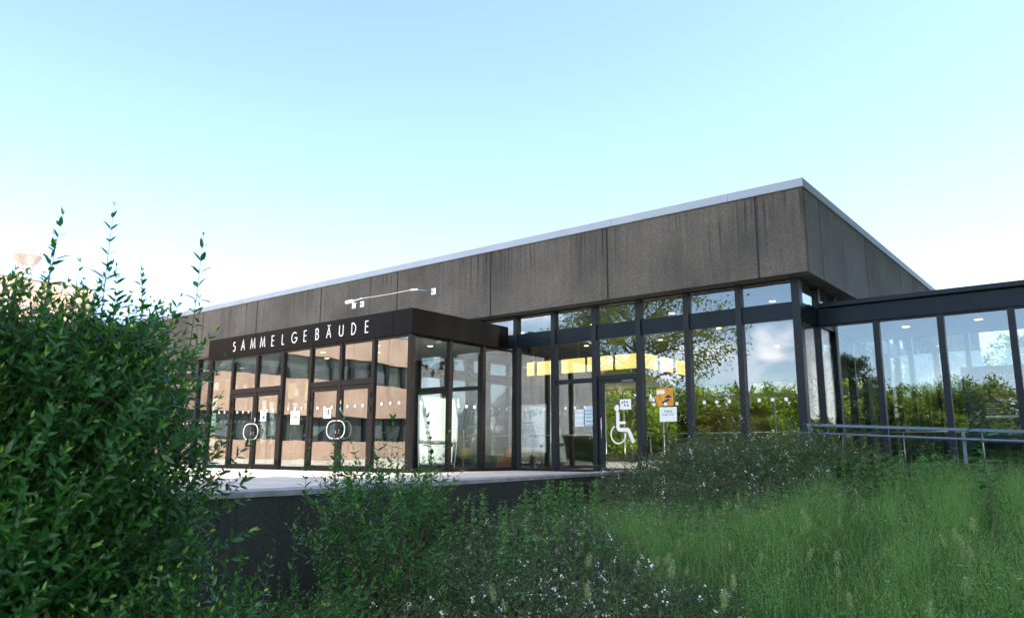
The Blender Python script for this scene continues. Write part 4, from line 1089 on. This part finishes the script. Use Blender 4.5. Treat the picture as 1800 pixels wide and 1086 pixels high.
# nettles
NET_V = np.array([(0, 0, 0), (.28, .24, .03), (.3, 0, 0), (.28, -.24, .03), (.6, .16, -.04), (.62, 0, -.06), (.6, -.16, -.04), (1, 0, -.24)], np.float32)
def nettle_mesh(seed, h=.75):
    r = np.random.default_rng(seed); k = 6
    s = np.linspace(0, 1, k); path = np.stack([.05 * s ** 2 * r.normal(), .05 * s ** 2 * r.normal(), h * s], -1)[None]
    path[0, :, 0] += .06 * r.normal() * s ** 2
    sv, sf = tubes_np(path, np.array([.0045]), np.array([.0018]), 5)
    pos, dr, sz, rn = [], [], [], []
    m = 9
    for j in range(m):
        f = .12 + .86 * j / (m - 1); p = np.array([np.interp(f, s, path[0, :, i]) for i in range(3)])
        a = j * math.pi / 2 + r.uniform(-.25, .25); size = .135 * (1.05 - .66 * f ** 3) * r.uniform(.85, 1.1)
        for q in (0, math.pi):
            el = .25 - .75 * (1 - f) * r.uniform(.3, 1.4) + .5 * f ** 6; pos.append(p); dr.append((math.cos(a + q), math.sin(a + q), el)); sz.append(size); rn.append(np.clip(.25 + .55 * f + r.normal() * .12, 0, 1))
            if .45 < f < .95:          # hanging flower strings
                for w in range(3):
                    pos.append(p); dr.append((math.cos(a + q + w - 1), math.sin(a + q + w - 1), -.7)); sz.append(.05); rn.append(.95)
    V, rr_ = leaves(np.array(pos), np.array(dr, float), np.tile([0, 0, 1.0], (len(pos), 1)) + r.normal(size=(len(pos), 3)) * .1, np.array(sz), np.array(rn), 1.0, NET_V)
    V = V.reshape(len(pos), 8, 3)
    return (sv, sf), (V.reshape(-1, 3), leaf_tris(len(pos)), rr_)
GN = 'stinging nettles growing along the retaining wall and ramp'
LN = 'upright stinging nettle with toothed drooping leaves in the bank of nettles'
protos = []
for sd in (71, 72, 73):
    (sv, sf), (lv, lf, rn) = nettle_mesh(sd)
    t = thing('nettle_plant', LN, 'plant', (0, 0, 0), GN)
    big_mesh('stem', sv, sf, M['stem'], t); big_mesh('leaves', lv, lf, M['nettle'], t, rn); protos.append(t)
r = np.random.default_rng(77)
nsp = []
for i in range(85): y = r.uniform(-9.5, -6.0); nsp.append((wall_x(y) + r.uniform(.2, 1.3), y, r.uniform(.6, .98)))
for i in range(150): nsp.append((r.uniform(.4, 3.6), r.uniform(-4.4, -1.85), r.uniform(.85, 1.4)))
for i in range(26): nsp.append((r.uniform(.5, 4.6), r.uniform(-10.2, -5.8), r.uniform(.6, .92)))
for i in range(12): nsp.append((r.uniform(.4, 1.2), r.uniform(-11, -9.5), r.uniform(.95, 1.15)))
for i, (x, y, s) in enumerate(nsp):
    z = gz(x, y)
    if i < 3: protos[i].location = (x, y, z); protos[i].rotation_euler = (0, 0, i); protos[i].scale = (s, s, s)
    else: copy_thing(protos[i % 3], (x, y, z), r.uniform(0, 6.28), float(s))
# sapling with a thin dark stem
sp_ = thing('sapling', 'thin young sapling with a dark stem standing in the grass before the ramp', 'sapling', (4.08, -7.6, gz(4.08, -7.6)))
z0 = gz(4.08, -7.6)
MB().tube([(4.08, -7.6, z0 - .02), (4.09, -7.6, z0 + .55), (4.06, -7.6, z0 + 1.1), (4.07, -7.6, z0 + 1.45)], [.012, .009, .006, .003], 6).build('trunk', M['bark'], sp_)
pos, dr = [], []
for i in range(46):
    f = r.uniform(.35, 1) ** .8; pos.append((4.07, -7.6, z0 + 1.45 * f)); dr.append((math.cos(i * 2.4), math.sin(i * 2.4), r.uniform(-.3, .5)))
V, rr_ = leaves(np.array(pos) + np.array(dr) * .03, np.array(dr), np.tile([0, 0, 1.], (46, 1)) + r.normal(size=(46, 3)) * .2, r.uniform(.07, .13, 46), r.uniform(0, .8, 46), 1.2)
big_mesh('crown', V.reshape(-1, 3), leaf_tris(46), M['nettle'], sp_, rr_)

# ------------------------------------------------------------------ meadow
def in_meadow(x, y):
    wx = np.interp(y, [p[1] for p in WALL], [p[0] for p in WALL])
    return x > wx + .12
def gzv(x, y): return np.array([gz(a, b) for a, b in zip(x, y)])
def grass_blades(n, xr, yr, hmin, hmax, w, dens=None, tuft=0):
    x = rng.uniform(*xr, n); y = rng.uniform(*yr, n)
    if tuft:
        g = n // tuft; ci = np.arange(n) % g; x = x[:g][ci] + rng.normal(size=n) * .05; y = y[:g][ci] + rng.normal(size=n) * .05
    ok = in_meadow(x, y)
    if dens is not None: ok &= rng.uniform(size=n) < dens(x, y)
    x, y = x[ok], y[ok]; n = len(x); z = gzv(x, y) - .02
    h = rng.uniform(hmin, hmax, n) * (1 + .25 * np.sin(x * 1.7 + 1) * np.cos(y * 1.3)) * np.where((y > -9) & (x < 2), .58, 1); a = rng.uniform(0, 2 * math.pi, n)
    ln = h * rng.uniform(.15, 1.0, n); k = 4
    s = np.linspace(0, 1, k)[None]
    px = x[:, None] + np.cos(a)[:, None] * ln[:, None] * s ** 2; py = y[:, None] + np.sin(a)[:, None] * ln[:, None] * s ** 2; pz = z[:, None] + h[:, None] * (s - .18 * s ** 3 * (ln / h)[:, None])
    P = np.stack([px, py, pz], -1); b = a + rng.uniform(.8, 2.3, n)
    sd = np.stack([np.cos(b), np.sin(b), np.zeros(n)], -1)[:, None] * (w * (1 - .92 * s[..., None] ** 1.5)) * rng.uniform(.6, 1.3, n)[:, None, None]
    V = np.stack([P - sd, P + sd], 2).reshape(-1, 3)
    base = (np.arange(n) * k * 2)[:, None] + (np.arange(k - 1) * 2)[None]
    F = np.stack([base, base + 1, base + 3, base + 2], -1).reshape(-1, 4)
    patch = .30 * np.sin(x * 2.3 + 1.1 * np.sin(y * 1.9)) * np.sin(y * 2.9 + .7 * np.sin(x * 3.1))
    rn = np.clip(rng.normal(.38, .22, n) + patch, 0, .9); rn[rng.uniform(size=n) < .035] = 1.0; rn = np.repeat(rn, k * 2)
    return V, F, rn
def dens_main(x, y):
    xb = np.clip(3.0 - (y + 11.4), -3, 3.2)              # the cotoneaster thicket ends along this slanting line
    d = np.clip((x - xb) / .8, .05, 1)
    far = np.clip((-5.4 - y) / 1.0, 0.04, 1)             # mound and weeds in front of the glass
    wx = np.interp(y, [p[1] for p in WALL], [p[0] for p in WALL])
    d = d * np.where(y > -9, np.clip((x - wx - .6) / .6, .04, 1), 1)
    return d * np.where(x < 2.2, far, np.maximum(far, np.clip((x - 2.2) / .8, 0, 1)))
A = grass_blades(46000, (-2.5, 7.5), (-13.0, -1.7), .28, .62, .0028, dens_main)
B = grass_blades(26000, (2.0, 6.0), (-12.6, -8.0), .3, .6, .0030, dens_main)
C_ = grass_blades(9000, (.6, 6.0), (-12.6, -3.0), .4, .72, .0042, dens_main, 22)
Vg = np.vstack([A[0], B[0], C_[0]]); Fg = np.vstack([A[1], B[1] + len(A[0]), C_[1] + len(A[0]) + len(B[0])]); rg_ = np.concatenate([A[2], B[2], C_[2]])
big_mesh('meadow_grass', Vg, Fg, M['grass'], None, rg_); tag(bpy.data.objects['meadow_grass'], 'long green meadow grass covering the bank', 'grass', kind='stuff')
# airy panicles: thin stems with a cloud of tiny spikelets
n = 8400
x = rng.uniform(-1, 7.2, n); y = rng.uniform(-12.6, -2.2, n); gx = n // 14; ci = np.arange(n) % gx; x = x[:gx][ci] + rng.normal(size=n) * .10; y = y[:gx][ci] + rng.normal(size=n) * .10; ok = in_meadow(x, y) & (rng.uniform(size=n) < dens_main(x, y)); x, y = x[ok], y[ok]; n = len(x)
z = gzv(x, y); h = rng.uniform(.5, .88, n) * np.where((y > -9) & (x < 2), .58, 1); a = rng.uniform(0, 2 * math.pi, n); ln = rng.uniform(.02, .22, n)
s = np.linspace(0, 1, 5)
path = np.stack([x[:, None] + np.cos(a)[:, None] * ln[:, None] * s ** 2, y[:, None] + np.sin(a)[:, None] * ln[:, None] * s ** 2, z[:, None] + h[:, None] * s], -1)
sv, sf = tubes_np(path, np.full(n, .0014), np.full(n, .0008), 3)
ns = 42
f = rng.uniform(.62, 1.0, (n, ns)); tp = path[:, 0][:, None] + np.stack([np.cos(a)[:, None] * ln[:, None] * f ** 2, np.sin(a)[:, None] * ln[:, None] * f ** 2, h[:, None] * f], -1)
wd = (.095 * (1.02 - f) / .4 + .010)[..., None]
tp = tp + rng.normal(size=(n, ns, 3)) * wd * np.array([1, 1, .5]); tp = tp.reshape(-1, 3); m_ = len(tp)
d = norm(rng.normal(size=(m_, 3)) + np.array([0, 0, .6])); u = unit_rand(m_)
SPK = np.array([(0, 0, 0), (.5, .17, 0), (1, 0, 0), (.5, -.17, 0)], np.float32)
V, rn = leaves(tp, d, u, rng.uniform(.007, .017, m_), np.repeat(np.clip(rng.normal(.4, .2, n), 0, 1), ns), 1.0, SPK)
Vp = np.vstack([sv, V.reshape(-1, 3)]); Fp = np.vstack([sf, quad_faces(m_) + len(sv)]); rp_ = np.concatenate([np.full(len(sv), .35), rn])
big_mesh('flowering_grass', Vp, Fp, M['panicle'], None, rp_); tag(bpy.data.objects['flowering_grass'], 'hazy flowering grass heads above the meadow', 'grass', kind='stuff')
# cocksfoot heads: individual pale seed heads
def seedhead(seed):
    r = np.random.default_rng(seed); k = 6; s = np.linspace(0, 1, k); hh = .72
    path = np.stack([.10 * s ** 2, .03 * s ** 2, hh * s], -1)[None]
    sv, sf = tubes_np(path, np.array([.0016]), np.array([.0009]), 4)
    m = 230; f = r.uniform(.90, 1.01, m); lob = r.integers(0, 4, m); off = np.array([(.008, 0, 0), (-.010, .004, -.012), (.016, -.006, -.03), (0, 0, .008)])[lob]
    c = np.stack([.10 * f ** 2, .03 * f ** 2, hh * f], -1) + off + r.normal(size=(m, 3)) * np.array([.0075, .0075, .008])
    d = norm(r.normal(size=(m, 3)) * .6 + np.array([.2, 0, 1])); V, rn = leaves(c, d, unit_rand(m), r.uniform(.009, .017, m), r.uniform(size=m), 1.2, SPK)
    return (sv, sf), (V.reshape(-1, 3), quad_faces(m), rn)
GS = 'pale seed heads standing above the grass'
LS = 'pale cream cocksfoot seed head on a thin stem above the grass'
sp0 = []
for sd in (81, 82):
    (sv, sf), (lv, lf, rn) = seedhead(sd)
    t = thing('seed_head', LS, 'plant', (0, 0, 0), GS); big_mesh('stem', sv, sf, M['stem'], t); big_mesh('spikelets', lv, lf, M['seedhead'], t, rn); sp0.append(t)
r = np.random.default_rng(88); cnt = 0
while cnt < 60:
    x, y = r.uniform(1.3, 5.2), r.uniform(-12.2, -7.0)
    if r.uniform() > (1.0 if y < -9.5 else .35): continue
    z = gz(x, y); sc = r.uniform(.66, 1.0)
    if cnt < 2: sp0[cnt].location = (x, y, z)
    else:
        q_ = copy_thing(sp0[cnt % 2], (x, y, z), r.uniform(0, 6.28), float(sc)); q_.rotation_euler.x = r.normal() * .22; q_.rotation_euler.y = r.normal() * .22
    cnt += 1
# small flowers
def flowers(name, label, pts, mat, size, petals=5, gh=.5, group=None):
    for i, (x, y, h) in enumerate(pts):
        z = gz(x, y); t = thing(name, label, 'flower', (x, y, z), group)
        MB().tube([(x, y, z), (x + .01, y, z + h)], .0014, 4).build('stem', M['stem'], t)
        m = MB()
        for k in range(petals):
            b = 2 * math.pi * k / petals; m.face([(x + .01, y, z + h)] + [(x + .01 + size * q * math.cos(b + w), y + size * q * math.sin(b + w), z + h + .004 * q) for q, w in ((.7, -.45), (1, 0), (.7, .45))])
        m.build('petals', mat, t)
flowers('buttercup', 'tiny yellow buttercup in the grass behind the foreground thicket', [(2.05 + .1 * i + .07 * ((i * 3) % 4), -8.9 + .05 * ((i * 5) % 3), .66 + .02 * (i % 3)) for i in range(6)], M['petal_y'], .016, 5, group='yellow buttercups')
flowers('daisy', 'small flat white flower head low in the meadow grass', [(3.75 + .13 * i + .2 * ((i * 3) % 5) * .5, -10.2 + .13 * ((i * 7) % 5), .52 + .02 * (i % 3)) for i in range(11)], M['petal'], .02, 9, group='white meadow flowers')
bpy.context.view_layer.update()
